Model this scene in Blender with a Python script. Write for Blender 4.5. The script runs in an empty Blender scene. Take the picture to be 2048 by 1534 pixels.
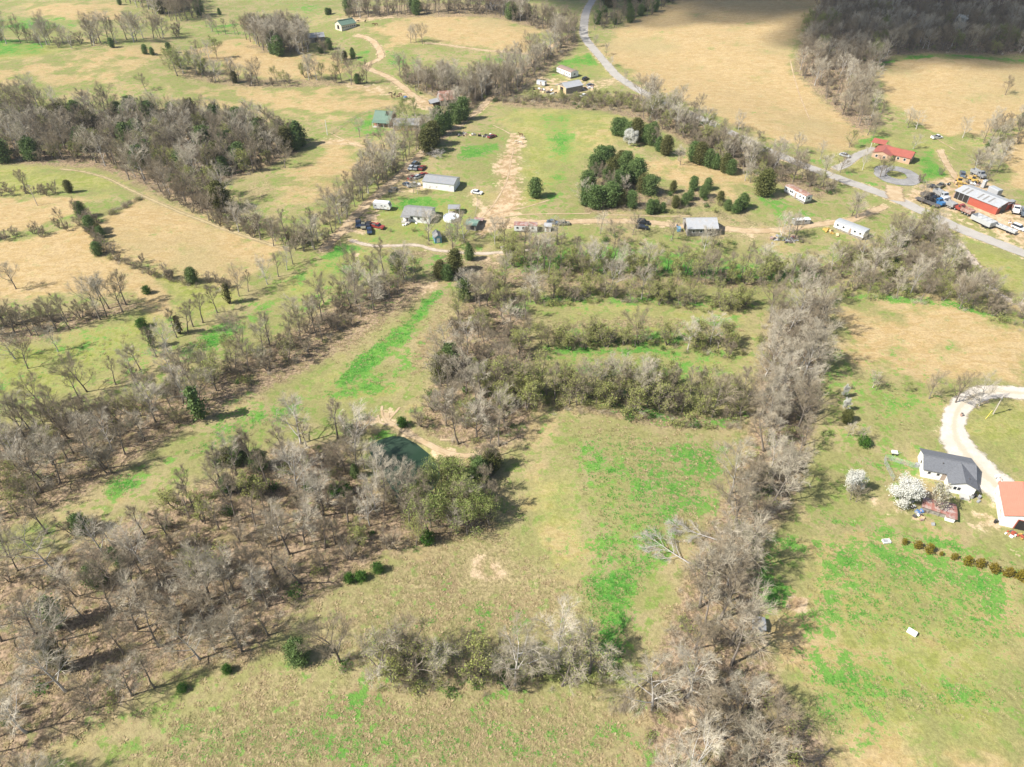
import bpy, bmesh, math, random
import numpy as np
from mathutils import Vector, Matrix, Euler

# ------------------------------------------------------------------ camera, sky, sun, exposure
SC = bpy.context.scene
COL = SC.collection
CAM_H, PITCH, FPX = 120.0, math.radians(39.0), 1419.0          # drone height, tilt, focal length in photo pixels
cam_d = bpy.data.cameras.new('camera'); cam_d.sensor_width = 36.0; cam_d.lens = FPX / 2048 * 36.0
cam_d.clip_start = 1.0; cam_d.clip_end = 20000.0
cam = bpy.data.objects.new('camera', cam_d); COL.objects.link(cam)
cam.location = (0, 0, CAM_H); cam.rotation_euler = (math.radians(90) - PITCH, 0, 0)
SC.camera = cam

SUN_EL = math.radians(45.0); SHADOW_AZ = math.radians(20.0)     # shadows run 20 degrees left of straight right
to_sun = Vector((-math.cos(SHADOW_AZ) * math.cos(SUN_EL), -math.sin(SHADOW_AZ) * math.cos(SUN_EL), math.sin(SUN_EL)))
world = bpy.data.worlds.new('World'); SC.world = world; world.use_nodes = True
wn = world.node_tree.nodes; wl = world.node_tree.links
bg = wn.get('Background') or wn.new('ShaderNodeBackground')
sky = wn.new('ShaderNodeTexSky'); sky.sky_type = 'NISHITA'; sky.sun_disc = False
sky.sun_elevation = SUN_EL; sky.sun_rotation = math.atan2(to_sun.x, to_sun.y)
sky.air_density = 1.0; sky.dust_density = 1.5; sky.ozone_density = 1.0
wl.new(sky.outputs[0], bg.inputs[0]); bg.inputs[1].default_value = 0.085
sun_d = bpy.data.lights.new('sun', 'SUN'); sun_d.energy = 4.8; sun_d.angle = math.radians(0.55); sun_d.color = (1.0, 0.95, 0.87)
sun = bpy.data.objects.new('sun', sun_d); COL.objects.link(sun)
sun.rotation_euler = to_sun.to_track_quat('Z', 'Y').to_euler(); sun.location = (-300, -100, 400)
SC.view_settings.view_transform = 'Standard'; SC.view_settings.look = 'None'
SC.view_settings.exposure = 0.82; SC.view_settings.gamma = 1.0; SC.view_settings.use_curve_mapping = False
SC.cycles.max_bounces = 5; SC.cycles.diffuse_bounces = 2; SC.cycles.transparent_max_bounces = 12

RNG = random.Random(7)
NPR = np.random.RandomState(7)

# ------------------------------------------------------------------ terrain
FWD = np.array([0, math.cos(PITCH), -math.sin(PITCH)]); UPV = np.array([0, math.sin(PITCH), math.cos(PITCH)]); RGT = np.array([1.0, 0, 0])
def ray(u, v): return FWD + RGT * (u - 1024) / FPX - UPV * (v - 767) / FPX
def flat_at(u, v):
    d = ray(u, v); t = -CAM_H / d[2]; return d[0] * t, d[1] * t
HILLS = [(1270, 280, 75, 55, 5.0), (900, 60, 95, 80, 9.0), (1480, 90, 110, 100, 7.0), (90, 125, 110, 80, 8.0),
         (1880, 650, 50, 35, 2.5), (1950, 15, 230, 170, 26.0), (1900, 190, 70, 50, 4.0), (420, 440, 60, 45, 2.5),
         (250, 280, 90, 60, -2.0), (1250, 500, 130, 22, -2.0), (760, 300, 50, 60, 2.0), (300, 0, 170, 110, 8.0),
         (1300, 1000, 28, 45, 0.8), (500, 700, 70, 40, -1.0)]
HILLS = [(*flat_at(u, v), rx, ry, a) for (u, v, rx, ry, a) in HILLS]
POND_PX = [(748, 905), (742, 888), (760, 876), (790, 868), (806, 872), (830, 885), (852, 903), (872, 922), (872, 945), (862, 965), (848, 985), (825, 1003), (802, 998), (788, 970), (770, 938)]
POND = [flat_at(*p) for p in POND_PX]
def seg_dist(x, y, ax, ay, bx, by):
    dx, dy = bx - ax, by - ay
    t = np.clip(((x - ax) * dx + (y - ay) * dy) / (dx * dx + dy * dy + 1e-9), 0, 1)
    return np.hypot(x - ax - t * dx, y - ay - t * dy)
def poly_sd(x, y, P):
    """signed distance to polygon, negative inside"""
    x = np.asarray(x, float); y = np.asarray(y, float)
    d = np.full(x.shape, 1e9); ins = np.zeros(x.shape, bool)
    n = len(P)
    for i in range(n):
        ax, ay = P[i]; bx, by = P[(i + 1) % n]
        d = np.minimum(d, seg_dist(x, y, ax, ay, bx, by))
        if ay != by:
            ins ^= ((ay > y) != (by > y)) & (x < (bx - ax) * (y - ay) / (by - ay) + ax)
    return np.where(ins, -d, d)
def sstep(a, b, t):
    t = np.clip((t - a) / (b - a), 0, 1); return t * t * (3 - 2 * t)
POND_C = (sum(p[0] for p in POND) / len(POND), sum(p[1] for p in POND) / len(POND))
def base_h(x, y):
    z = 0.55 * np.sin(x * 0.031 + 1.3) * np.cos(y * 0.027 + 0.4) + 0.35 * np.sin(x * 0.071 + y * 0.053) + 0.12 * np.sin(x * 0.21 + 2) * np.sin(y * 0.19 + 1)
    for (cx, cy, rx, ry, a) in HILLS:
        z = z + a * np.exp(-((x - cx) / rx) ** 2 - ((y - cy) / ry) ** 2)
    far = np.clip((np.hypot(x, y) - 720) / 900, 0, 1)
    return z + far * far * 30
POND_Z = float(base_h(np.array(POND_C[0]), np.array(POND_C[1]))) - 0.5
def terrain(x, y):
    x = np.asarray(x, float); y = np.asarray(y, float)
    z = base_h(x, y)
    near = (np.abs(x - POND_C[0]) < 40) & (np.abs(y - POND_C[1]) < 40)
    if np.any(near):
        sd = poly_sd(x, y, POND)
        w = 1 - sstep(2.5, 10.0, sd)
        z = np.where(near, z * (1 - w) + w * (POND_Z + 0.45 - 1.6 * (1 - sstep(-1.9, 2.3, sd))), z)
    return z
def hz(x, y): return float(terrain(np.array([x]), np.array([y]))[0])
def at(u, v):
    """ground point seen at a photo pixel"""
    d = ray(u, v); t = -CAM_H / d[2]
    for _ in range(10):
        z = hz(d[0] * t, d[1] * t); t = t * 0.35 + 0.65 * ((z - CAM_H) / d[2])
    return Vector((d[0] * t, d[1] * t, hz(d[0] * t, d[1] * t)))
def xy(u, v): p = at(u, v); return (p.x, p.y)
def wpoly(px): return [xy(*p) for p in px]

# ------------------------------------------------------------------ material helpers
MATS = {}
def new_mat(name):
    m = bpy.data.materials.new(name); m.use_nodes = True
    nt = m.node_tree; b = nt.nodes['Principled BSDF']
    return m, nt, b
def N(nt, typ, **kw):
    n = nt.nodes.new(typ)
    for k, v in kw.items(): setattr(n, k, v)
    return n
def setin(n, **kw):
    for k, v in kw.items(): n.inputs[k.replace('_', ' ')].default_value = v
def math_n(nt, op, a, b=None, clamp=False):
    n = N(nt, 'ShaderNodeMath', operation=op, use_clamp=clamp)
    for i, s in enumerate((a, b)):
        if s is None: continue
        if isinstance(s, (int, float)): n.inputs[i].default_value = s
        else: nt.links.new(s, n.inputs[i])
    return n.outputs[0]
def mixc(nt, fac, a, b, mode='MIX'):
    n = N(nt, 'ShaderNodeMix', data_type='RGBA', blend_type=mode)
    for idx, s in ((0, fac), (6, a), (7, b)):
        if isinstance(s, (int, float)): n.inputs[idx].default_value = s
        elif isinstance(s, tuple): n.inputs[idx].default_value = (*s, 1) if len(s) == 3 else s
        else: nt.links.new(s, n.inputs[idx])
    return n.outputs[2]
def noise(nt, vec, scale, detail=4, rough=0.55, dist=0.0):
    n = N(nt, 'ShaderNodeTexNoise'); setin(n, Scale=scale, Detail=detail, Roughness=rough, Distortion=dist)
    if vec is not None: nt.links.new(vec, n.inputs['Vector'])
    return n.outputs['Fac']
def remap(nt, val, a, b, c=0.0, d=1.0, smooth=True):
    n = N(nt, 'ShaderNodeMapRange', interpolation_type='SMOOTHSTEP' if smooth else 'LINEAR')
    nt.links.new(val, n.inputs[0])
    for i, s in ((1, a), (2, b), (3, c), (4, d)):
        if isinstance(s, (int, float)): n.inputs[i].default_value = s
        else: nt.links.new(s, n.inputs[i])
    return n.outputs[0]
def simple(name, col, rough=0.7, var=0.18, scale=1.5, metal=0.0, bump=0.0, wear=None, wear_amt=0.5, spec=0.3):
    """plain coating with grain and optional wear colour (stains, rust)"""
    if name in MATS: return MATS[name]
    m, nt, b = new_mat(name)
    tc = N(nt, 'ShaderNodeTexCoord')
    n1 = noise(nt, tc.outputs['Object'], scale, 6, 0.6); n2 = noise(nt, tc.outputs['Object'], scale * 9, 3)
    f = math_n(nt, 'ADD', math_n(nt, 'MULTIPLY', n1, 0.7), math_n(nt, 'MULTIPLY', n2, 0.3))
    lo = tuple(c * (1 - var) for c in col); hi = tuple(min(1, c * (1 + var)) for c in col)
    c = mixc(nt, remap(nt, f, 0.3, 0.7), lo, hi)
    if wear:
        n3 = noise(nt, tc.outputs['Object'], scale * 0.7 + 0.2, 8, 0.7)
        c = mixc(nt, remap(nt, n3, 0.62 - 0.25 * wear_amt, 0.72 - 0.15 * wear_amt), c, wear)
    nt.links.new(c, b.inputs['Base Color'])
    setin(b, Roughness=rough, Metallic=metal); b.inputs['Specular IOR Level'].default_value = spec
    if bump:
        bn = N(nt, 'ShaderNodeBump'); setin(bn, Strength=bump, Distance=0.05); nt.links.new(f, bn.inputs['Height']); nt.links.new(bn.outputs[0], b.inputs['Normal'])
    MATS[name] = m; return m
def ribbed(name, col, pitch=0.6, axis='X', rough=0.45, wear=None, wear_amt=0.4, var=0.1):
    """metal sheet with standing ribs"""
    if name in MATS: return MATS[name]
    m = simple(name, col, rough, var, 0.8, 0.0, 0, wear, wear_amt, 0.5)
    nt = m.node_tree; b = nt.nodes['Principled BSDF']
    tc = N(nt, 'ShaderNodeTexCoord'); w = N(nt, 'ShaderNodeTexWave', bands_direction=axis)
    setin(w, Scale=2 * math.pi / pitch / (2 * math.pi) * 0.5); nt.links.new(tc.outputs['Object'], w.inputs['Vector'])
    bn = N(nt, 'ShaderNodeBump'); setin(bn, Strength=0.5, Distance=0.04); nt.links.new(w.outputs['Fac'], bn.inputs['Height']); nt.links.new(bn.outputs[0], b.inputs['Normal'])
    return m
def twig_mat(name, a, bcol, trunk=False):
    m, nt, b = new_mat(name)
    oi = N(nt, 'ShaderNodeObjectInfo'); tc = N(nt, 'ShaderNodeTexCoord')
    n1 = noise(nt, tc.outputs['Object'], 0.35 if not trunk else 2.0, 4)
    f = math_n(nt, 'ADD', math_n(nt, 'MULTIPLY', oi.outputs['Random'], 0.7), math_n(nt, 'MULTIPLY', n1, 0.4))
    nt.links.new(mixc(nt, f, a, bcol), b.inputs['Base Color']); setin(b, Roughness=0.85); b.inputs['Specular IOR Level'].default_value = 0.15
    MATS[name] = m; return m
def leaf_mat(name, cols, trans=0.25, scale=0.5):
    m, nt, b = new_mat(name)
    oi = N(nt, 'ShaderNodeObjectInfo'); tc = N(nt, 'ShaderNodeTexCoord')
    n1 = noise(nt, tc.outputs['Object'], scale, 5, 0.65)
    f = remap(nt, n1, 0.32, 0.68)
    c = mixc(nt, f, cols[0], cols[1])
    c = mixc(nt, math_n(nt, 'MULTIPLY', oi.outputs['Random'], 0.6), c, cols[2])
    nt.links.new(c, b.inputs['Base Color']); setin(b, Roughness=0.7); b.inputs['Specular IOR Level'].default_value = 0.2
    tr = N(nt, 'ShaderNodeBsdfTranslucent'); nt.links.new(c, tr.inputs[0])
    mx = N(nt, 'ShaderNodeMixShader'); mx.inputs[0].default_value = trans
    nt.links.new(b.outputs[0], mx.inputs[1]); nt.links.new(tr.outputs[0], mx.inputs[2])
    nt.links.new(mx.outputs[0], nt.nodes['Material Output'].inputs[0])
    MATS[name] = m; return m

# ------------------------------------------------------------------ object helpers
def tag(o, label=None, cat=None, group=None, kind=None):
    if label: o['label'] = label
    if cat: o['category'] = cat
    if group: o['group'] = group
    if kind: o['kind'] = kind
    return o
def link(name, data, parent=None, loc=None, rot=None):
    o = bpy.data.objects.new(name, data); COL.objects.link(o)
    if parent: o.parent = parent
    if loc is not None: o.location = loc
    if rot is not None: o.rotation_euler = rot
    return o
def empty(name, loc, rz=0.0, label=None, cat=None, group=None):
    o = link(name, None, None, loc, (0, 0, rz)); o.empty_display_size = 0.5
    return tag(o, label, cat, group)
class MB:
    """mesh collector"""
    def __init__(s): s.v = []; s.f = []
    def add(s, vs, fs):
        k = len(s.v); s.v += [tuple(v) for v in vs]; s.f += [tuple(i + k for i in f) for f in fs]
    def box(s, x0, x1, y0, y1, z0, z1, M=None):
        vs = [Vector((x, y, z)) for z in (z0, z1) for y in (y0, y1) for x in (x0, x1)]
        if M is not None: vs = [M @ v for v in vs]
        s.add(vs, [(0, 2, 3, 1), (4, 5, 7, 6), (0, 1, 5, 4), (2, 6, 7, 3), (0, 4, 6, 2), (1, 3, 7, 5)]); return s
    def prism(s, prof, a, b, axis='x', M=None):
        """profile (2D list, counter-clockwise) extruded along an axis from a to b"""
        n = len(prof); vs = []
        for t in (a, b):
            for (p, q) in prof:
                v = {'x': (t, p, q), 'y': (p, t, q), 'z': (p, q, t)}[axis]; vs.append(Vector(v) if M is None else M @ Vector(v))
        fs = [tuple(range(n))[::-1], tuple(range(n, 2 * n))]
        for i in range(n): j = (i + 1) % n; fs.append((i, j, n + j, n + i))
        s.add(vs, fs); return s
    def tube(s, pts, rads, n=6, cap=True):
        k = len(s.v); m = len(pts)
        for i, (p, r) in enumerate(zip(pts, rads)):
            d = Vector(pts[min(i + 1, m - 1)]) - Vector(pts[max(i - 1, 0)])
            if d.length < 1e-6: d = Vector((0, 0, 1))
            d.normalize(); a = d.cross(Vector((0, 0, 1)) if abs(d.z) < 0.9 else Vector((1, 0, 0))).normalized(); b = d.cross(a)
            for j in range(n):
                t = 2 * math.pi * j / n; q = Vector(p) + (a * math.cos(t) + b * math.sin(t)) * r; s.v.append((q.x, q.y, q.z))
        for i in range(m - 1):
            for j in range(n):
                s.f.append((k + i * n + j, k + i * n + (j + 1) % n, k + (i + 1) * n + (j + 1) % n, k + (i + 1) * n + j))
        if cap:
            s.f.append(tuple(k + j for j in range(n))[::-1]); s.f.append(tuple(k + (m - 1) * n + j for j in range(n)))
        return s
    def mesh(s, name, mat, smooth=False):
        me = bpy.data.meshes.new(name); me.from_pydata(s.v, [], s.f)
        for m_ in (mat if isinstance(mat, (list, tuple)) else [mat]): me.materials.append(m_)
        if smooth: me.polygons.foreach_set('use_smooth', [True] * len(me.polygons))
        me.update(); return me
    def build(s, name, mat, parent=None, loc=None, rot=None, smooth=False):
        return link(name, s.mesh(name, mat, smooth), parent, loc, rot)
# ------------------------------------------------------------------ ground cover map (where grass, hay, soil, litter lie)
PATHS = {   # name: (pixels, width m)
 'road': ([(1215, -60), (1192, -14), (1185, 0), (1173, 22), (1168, 50), (1169, 74), (1186, 97), (1210, 125), (1232, 150), (1270, 176), (1330, 206), (1400, 236), (1480, 274), (1560, 311), (1640, 343), (1720, 372), (1800, 402), (1860, 430), (1930, 462), (2048, 507), (2150, 546)], 6.4),
 'white_drive': ([(2140, 792), (2048, 787), (1985, 783), (1946, 794), (1918, 816), (1908, 848), (1914, 882), (1938, 915), (1970, 950), (2010, 985), (2050, 1000)], 5.0),
 'farm_drive': ([(838, 198), (820, 186), (800, 170), (770, 151), (732, 134), (746, 124), (761, 116), (758, 98), (742, 80), (712, 70)], 4.6),
 'lane': ([(1140, 72), (1080, 112), (1000, 180), (960, 218), (900, 262), (850, 300), (800, 350), (740, 402), (690, 455), (645, 500)], 4.2),
 'yard_road': ([(950, 445), (1000, 442), (1100, 445), (1200, 442), (1290, 444), (1370, 452), (1450, 457), (1500, 462), (1560, 460), (1600, 454), (1650, 447), (1700, 440), (1740, 425), (1770, 412)], 3.6),
 'brick_drive': ([(1668, 338), (1690, 330), (1715, 311), (1752, 297)], 4.0),
 'hill_track': ([(850, 86), (900, 91), (950, 98), (1060, 108)], 3.0),
 'pond_track': ([(774, 826), (775, 843), (800, 856), (850, 885), (900, 908), (950, 912)], 2.6),
 'creek_gravel': ([(1850, 436), (1890, 462), (1920, 492), (1960, 540), (1990, 585), (2060, 615)], 3.4),
 'creek_bed': ([(700, 480), (750, 492), (830, 490), (870, 500), (950, 507), (1000, 505), (1060, 500)], 2.0),
 'shop_trail': ([(1880, 300), (1895, 330), (1915, 360)], 3.0),
 'shop_yard_edge': ([(1790, 405), (1850, 415), (1930, 445), (2048, 490)], 2.0),
}
PATHS = {k: ([xy(*p) for p in px], w) for k, (px, w) in PATHS.items()}
def smooth_line(pts, step=2.0):
    P = [Vector((p[0], p[1], 0)) for p in pts]; out = []
    for i in range(len(P) - 1):
        p0 = P[max(i - 1, 0)]; p1 = P[i]; p2 = P[i + 1]; p3 = P[min(i + 2, len(P) - 1)]
        n = max(2, int((p2 - p1).length / step))
        for k in range(n):
            t = k / n
            out.append(0.5 * ((2 * p1) + (p2 - p0) * t + (2 * p0 - 5 * p1 + 4 * p2 - p3) * t * t + (3 * p1 - p0 - 3 * p2 + p3) * t ** 3))
    out.append(P[-1]); return [(p.x, p.y) for p in out]
PATHS = {k: (smooth_line(p), w) for k, (p, w) in PATHS.items()}
# cover regions: channel, strength, edge softness (m), pixels
COVER = [
 # hay and dormant grass (tan)
 ('tan', 1.0, 5, [(1205, 95), (1260, 45), (1340, 10), (1420, -60), (1700, -60), (1630, 30), (1575, 90), (1585, 140), (1650, 205), (1735, 265), (1700, 300), (1600, 292), (1480, 255), (1380, 212), (1270, 152)]),
 ('tan', 1.0, 4, [(1765, 150), (1790, 122), (1870, 113), (2060, 128), (2060, 215), (1985, 262), (1900, 272), (1830, 250), (1780, 205)]),
 ('tan', 1.0, 4, [(2010, 285), (2080, 250), (2080, 400), (2030, 370), (2005, 330)]),
 ('tan', 0.8, 4, [(205, 450), (280, 395), (400, 445), (565, 497), (480, 572), (400, 560), (300, 525), (215, 505)]),
 ('tan', 0.95, 4, [(-40, 490), (100, 470), (175, 458), (195, 505), (300, 560), (345, 600), (330, 625), (270, 590), (150, 585), (-40, 590)]),
 ('tan', 0.8, 4, [(-40, 400), (150, 395), (170, 425), (60, 455), (-40, 460)]),
 ('tan', 0.45, 12, [(-40, 120), (60, 120), (160, 100), (330, 95), (300, 135), (190, 180), (-40, 175)]),
 ('tan', 0.75, 8, [(740, 60), (820, 35), (900, 25), (1000, 40), (1080, 62), (1060, 105), (960, 92), (860, 85), (780, 95)]),
 ('tan', 0.8, 8, [(380, 95), (480, 75), (560, 110), (680, 120), (700, 150), (600, 155), (480, 150), (400, 115)]),
 ('tan', 0.5, 10, [(300, 170), (480, 180), (700, 170), (830, 195), (760, 230), (640, 240), (420, 200)]),
 ('tan', 0.7, 8, [(60, 10), (230, 5), (240, 40), (80, 45)]),
 ('tan', 0.55, 9, [(620, 300), (680, 275), (760, 300), (740, 330), (680, 380), (600, 400), (560, 380)]),
 ('tan', 0.72, 10, [(1690, 610), (1800, 598), (1930, 610), (2080, 650), (2080, 780), (1980, 770), (1850, 755), (1700, 715), (1670, 660)]),
 ('tan', 0.7, 6, [(1290, 330), (1400, 320), (1510, 360), (1470, 395), (1330, 360)]),
 ('tan', 0.3, 10, [(1050, 225), (1220, 240), (1230, 290), (1180, 320), (1060, 280)]),
 ('tan', 0.22, 8, [(1040, 820), (1120, 810), (1140, 900), (1150, 1000), (1160, 1180), (1060, 1120), (1030, 960)]),
 ('tan', 0.6, 4, [(1560, 1260), (1620, 1260), (1640, 1330), (1600, 1400), (1570, 1350)]),
 ('tan', 0.42, 14, [(1640, 1080), (2100, 1180), (2100, 1330), (1800, 1300), (1650, 1290), (1600, 1150)]),
 ('tan', 0.5, 8, [(1700, 1480), (2100, 1500), (2100, 1600), (1600, 1600), (1600, 1500)]),
 # yellow-green short pasture
 ('lime', 0.8, 8, [(-40, 330), (190, 335), (270, 375), (200, 392), (-40, 395)]),
 ('lime', 0.9, 8, [(-40, 690), (130, 690), (280, 620), (330, 640), (300, 690), (180, 770), (-40, 860)]),
 ('lime', 0.9, 5, [(300, 540), (480, 570), (470, 600), (400, 640), (340, 620)]),
 ('lime', 0.7, 8, [(540, 590), (640, 520), (760, 495), (830, 505), (780, 530), (620, 600), (540, 640)]),
 ('lime', 0.8, 6, [(-40, 85), (150, 88), (100, 112), (-40, 130)]),
 ('lime', 0.5, 9, [(1690, 730), (1900, 780), (1890, 880), (1840, 900), (1700, 870)]),
 ('lime', 0.8, 9, [(1930, 800), (2080, 800), (2080, 960), (2000, 930), (1930, 880)]),
 ('lime', 0.7, 5, [(1060, 960), (1150, 940), (1165, 1150), (1100, 1150), (1060, 1080)]),
 ('lime', 0.7, 9, [(1600, 1060), (1700, 1080), (2080, 1180), (2080, 1600), (1700, 1500), (1620, 1400), (1570, 1200)]),
 ('lime', 0.7, 8, [(1000, 220), (1200, 215), (1300, 245), (1180, 320), (1100, 400), (1040, 420), (1030, 300)]),
 ('lime', 0.7, 8, [(700, 400), (960, 390), (960, 480), (700, 490)]),
 ('lime', 0.5, 9, [(560, 720), (700, 700), (840, 780), (760, 830), (560, 850)]),
 ('lime', 0.6, 8, [(1090, 130), (1200, 100), (1240, 150), (1100, 180)]),
 ('lime', 0.5, 9, [(1680, 240), (1900, 270), (1960, 300), (1900, 380), (1720, 360), (1600, 310)]),
 ('lime', 0.8, 6, [(1780, 430), (1900, 480), (1960, 560), (2080, 600), (2080, 520), (1900, 450)]),
 ('lime', 0.6, 9, [(1100, 610), (1300, 600), (1490, 640), (1490, 760), (1300, 740), (1100, 720)]),
 # fresh bright green growth
 ('green', 0.98, 2.5, [(868, 582), (893, 578), (868, 612), (820, 680), (790, 700), (740, 748), (700, 775), (660, 778), (705, 718), (790, 655)]),
 ('green', 0.72, 8, [(640, 770), (700, 760), (820, 700), (830, 740), (760, 790), (620, 810)]),
 ('green', 0.66, 9, [(1120, 870), (1250, 845), (1320, 860), (1450, 885), (1470, 950), (1400, 1060), (1330, 1110), (1290, 1180), (1190, 1200), (1160, 1000)]),
 ('green', 0.92, 5, [(1170, 1150), (1250, 1120), (1310, 1090), (1325, 1110), (1285, 1190), (1265, 1260), (1245, 1340), (1205, 1350), (1195, 1290), (1172, 1230)]),
 ('green', 0.85, 4, [(1265, 1020), (1340, 1020), (1350, 1090), (1270, 1110)]),
 ('green', 0.9, 4, [(1540, 1070), (1590, 1060), (1600, 1100), (1550, 1150), (1590, 1180), (1560, 1220), (1520, 1220), (1505, 1160)]),
 ('green', 0.58, 10, [(1600, 1060), (1800, 1060), (2080, 1150), (2080, 1340), (1600, 1280)]),
 ('green', 0.66, 9, [(1590, 1310), (1700, 1300), (1850, 1330), (2080, 1340), (2080, 1440), (1850, 1440), (1690, 1470), (1620, 1400)]),
 ('green', 0.88, 4, [(1615, 1370), (1690, 1390), (1690, 1460), (1630, 1440)]),
 ('green', 0.72, 4, [(1640, 1010), (1700, 1030), (1830, 1060), (1950, 1090), (2080, 1130), (2080, 1150), (1900, 1100), (1740, 1070), (1620, 1040)]),
 ('green', 0.8, 4, [(1580, 560), (1700, 585), (1900, 600), (2080, 650), (2080, 665), (1880, 612), (1680, 596)]),
 ('green', 0.78, 5, [(1640, 740), (1680, 700), (1700, 760), (1640, 800)]),
 ('green', 0.7, 7, [(990, 270), (1035, 265), (1010, 300), (960, 330), (900, 320), (930, 285)]),
 ('green', 0.74, 9, [(1060, 230), (1150, 225), (1160, 300), (1120, 400), (1080, 420), (1110, 330)]),
 ('green', 0.85, 4, [(640, 500), (710, 478), (760, 485), (700, 508), (640, 520)]),
 ('green', 0.9, 4, [(780, 395), (860, 390), (880, 405), (800, 420)]),
 ('green', 0.78, 8, [(700, 450), (850, 455), (870, 480), (740, 470)]),
 ('green', 0.85, 4, [(1270, 465), (1370, 470), (1450, 490), (1330, 480)]),
 ('green', 0.82, 6, [(1000, 490), (1200, 485), (1350, 500), (1640, 530), (1640, 570), (1300, 555), (1000, 540)]),
 ('green', 0.85, 6, [(980, 600), (1130, 590), (1300, 590), (1500, 610), (1400, 615), (1150, 605), (1020, 630)]),
 ('green', 0.88, 4, [(1080, 690), (1180, 685), (1300, 690), (1480, 700), (1480, 720), (1300, 715), (1100, 712)]),
 ('green', 0.8, 7, [(1080, 715), (1250, 720), (1400, 730), (1300, 760), (1120, 750)]),
 ('green', 0.85, 4, [(1190, 800), (1330, 820), (1490, 830), (1470, 850), (1330, 845), (1210, 820)]),
 ('green', 0.85, 3, [(730, 880), (760, 860), (800, 850), (800, 868), (760, 880), (745, 900)]),
 ('green', 0.82, 7, [(340, 700), (460, 640), (540, 600), (560, 620), (470, 680), (380, 720)]),
 ('green', 0.7, 8, [(340, 900), (500, 820), (620, 780), (640, 820), (500, 880), (300, 950), (230, 960)]),
 ('green', 0.9, 4, [(205, 960), (280, 940), (290, 975), (220, 990)]),
 ('green', 0.72, 8, [(-40, 78), (110, 82), (90, 108), (-40, 120)]),
 ('green', 0.68, 9, [(-40, 35), (120, 30), (190, 45), (120, 60), (-40, 70)]),
 ('green', 0.7, 7, [(400, 48), (480, 48), (480, 68), (410, 70)]),
 ('green', 0.6, 8, [(540, 0), (660, 8), (640, 30), (560, 20)]),
 ('green', 0.8, 5, [(700, 95), (745, 100), (740, 130), (715, 130)]),
 ('green', 0.7, 6, [(680, 245), (750, 215), (790, 225), (760, 270), (700, 275)]),
 ('green', 0.75, 6, [(770, 100), (820, 110), (850, 130), (790, 140), (765, 125)]),
 ('green', 0.72, 5, [(960, 110), (1010, 115), (1000, 128), (960, 122)]),
 ('green', 0.72, 6, [(1070, 180), (1110, 120), (1200, 105), (1210, 130), (1120, 150)]),
 ('green', 0.8, 5, [(1600, 315), (1680, 325), (1720, 350), (1770, 375), (1720, 372), (1640, 335)]),
 ('green', 0.75, 5, [(1690, 280), (1760, 270), (1790, 262), (1760, 285), (1720, 305)]),
 ('green', 0.75, 5, [(1800, 290), (1870, 300), (1900, 350), (1840, 370), (1830, 320)]),
 ('green', 0.8, 4, [(1740, 130), (1790, 115), (1900, 108), (2060, 118), (2060, 126), (1900, 114), (1780, 128)]),
 ('green', 0.7, 5, [(1500, 380), (1560, 400), (1650, 430), (1560, 440), (1500, 415)]),
 ('green', 0.62, 5, [(1700, 880), (1830, 930), (1770, 960), (1700, 930)]),
 ('green', 0.64, 14, [(700, 1180), (1000, 1190), (1160, 1230), (1150, 1290), (760, 1300), (700, 1240)]),
 ('green', 0.6, 6, [(330, 1440), (470, 1440), (480, 1500), (340, 1510)]),
 ('green', 0.6, 6, [(560, 1340), (760, 1350), (1100, 1370), (1230, 1400), (1000, 1410), (700, 1370)]),
 ('green', 0.6, 6, [(1050, 1440), (1260, 1420), (1300, 1480), (1180, 1540), (1050, 1500)]),
 ('green', 0.62, 14, [(300, 1380), (1250, 1380), (1250, 1600), (250, 1600)]),
 ('green', 0.55, 14, [(600, 520), (880, 500), (1000, 500), (900, 560), (700, 600), (560, 640)]),
 ('green', 0.55, 14, [(1100, 610), (1480, 630), (1480, 770), (1100, 760)]),
 ('green', 0.5, 14, [(-40, 690), (300, 640), (400, 620), (250, 760), (-40, 850)]),
 ('green', 0.52, 12, [(700, 390), (950, 380), (950, 480), (700, 490)]),
 ('green', 0.5, 14, [(1660, 700), (1900, 760), (1880, 900), (1680, 900)]),
 # leaf litter under bare woods
 ('litter', 1.0, 6, [(-40, 215), (110, 235), (340, 255), (590, 285), (600, 305), (500, 350), (420, 370), (460, 415), (400, 430), (270, 372), (200, 338), (-40, 325)]),
 ('litter', 1.0, 5, [(420, 960), (560, 890), (700, 880), (730, 960), (830, 1030), (980, 1000), (990, 1060), (860, 1090), (760, 1120), (690, 1170), (560, 1260), (500, 1330), (360, 1340), (60, 1534), (-60, 1600), (-60, 1120), (120, 1100), (300, 1010)]),
 ('litter', 0.9, 5, [(-60, 880), (150, 830), (300, 790), (430, 740), (640, 620), (760, 560), (850, 555), (880, 575), (760, 650), (640, 730), (500, 800), (340, 880), (150, 1010), (-60, 1090)]),
 ('litter', 0.9, 4, [(900, 640), (940, 590), (1030, 570), (1060, 640), (1070, 720), (1060, 800), (1080, 870), (1010, 900), (990, 980), (930, 985), (900, 900), (830, 860), (850, 780)]),
 ('litter', 1.0, 4, [(1540, 620), (1660, 600), (1650, 720), (1640, 820), (1620, 920), (1590, 1010), (1540, 1070), (1520, 1180), (1540, 1290), (1570, 1380), (1660, 1480), (1680, 1600), (1280, 1600), (1280, 1420), (1310, 1300), (1350, 1200), (1380, 1110), (1440, 1000), (1490, 900), (1500, 800)]),
 ('litter', 0.9, 4, [(960, 800), (1080, 800), (1220, 815), (1480, 830), (1480, 860), (1330, 860), (1200, 830), (1100, 810), (980, 840)]),
 ('litter', 0.6, 5, [(1060, 650), (1200, 630), (1480, 650), (1490, 700), (1300, 690), (1080, 690)]),
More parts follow.
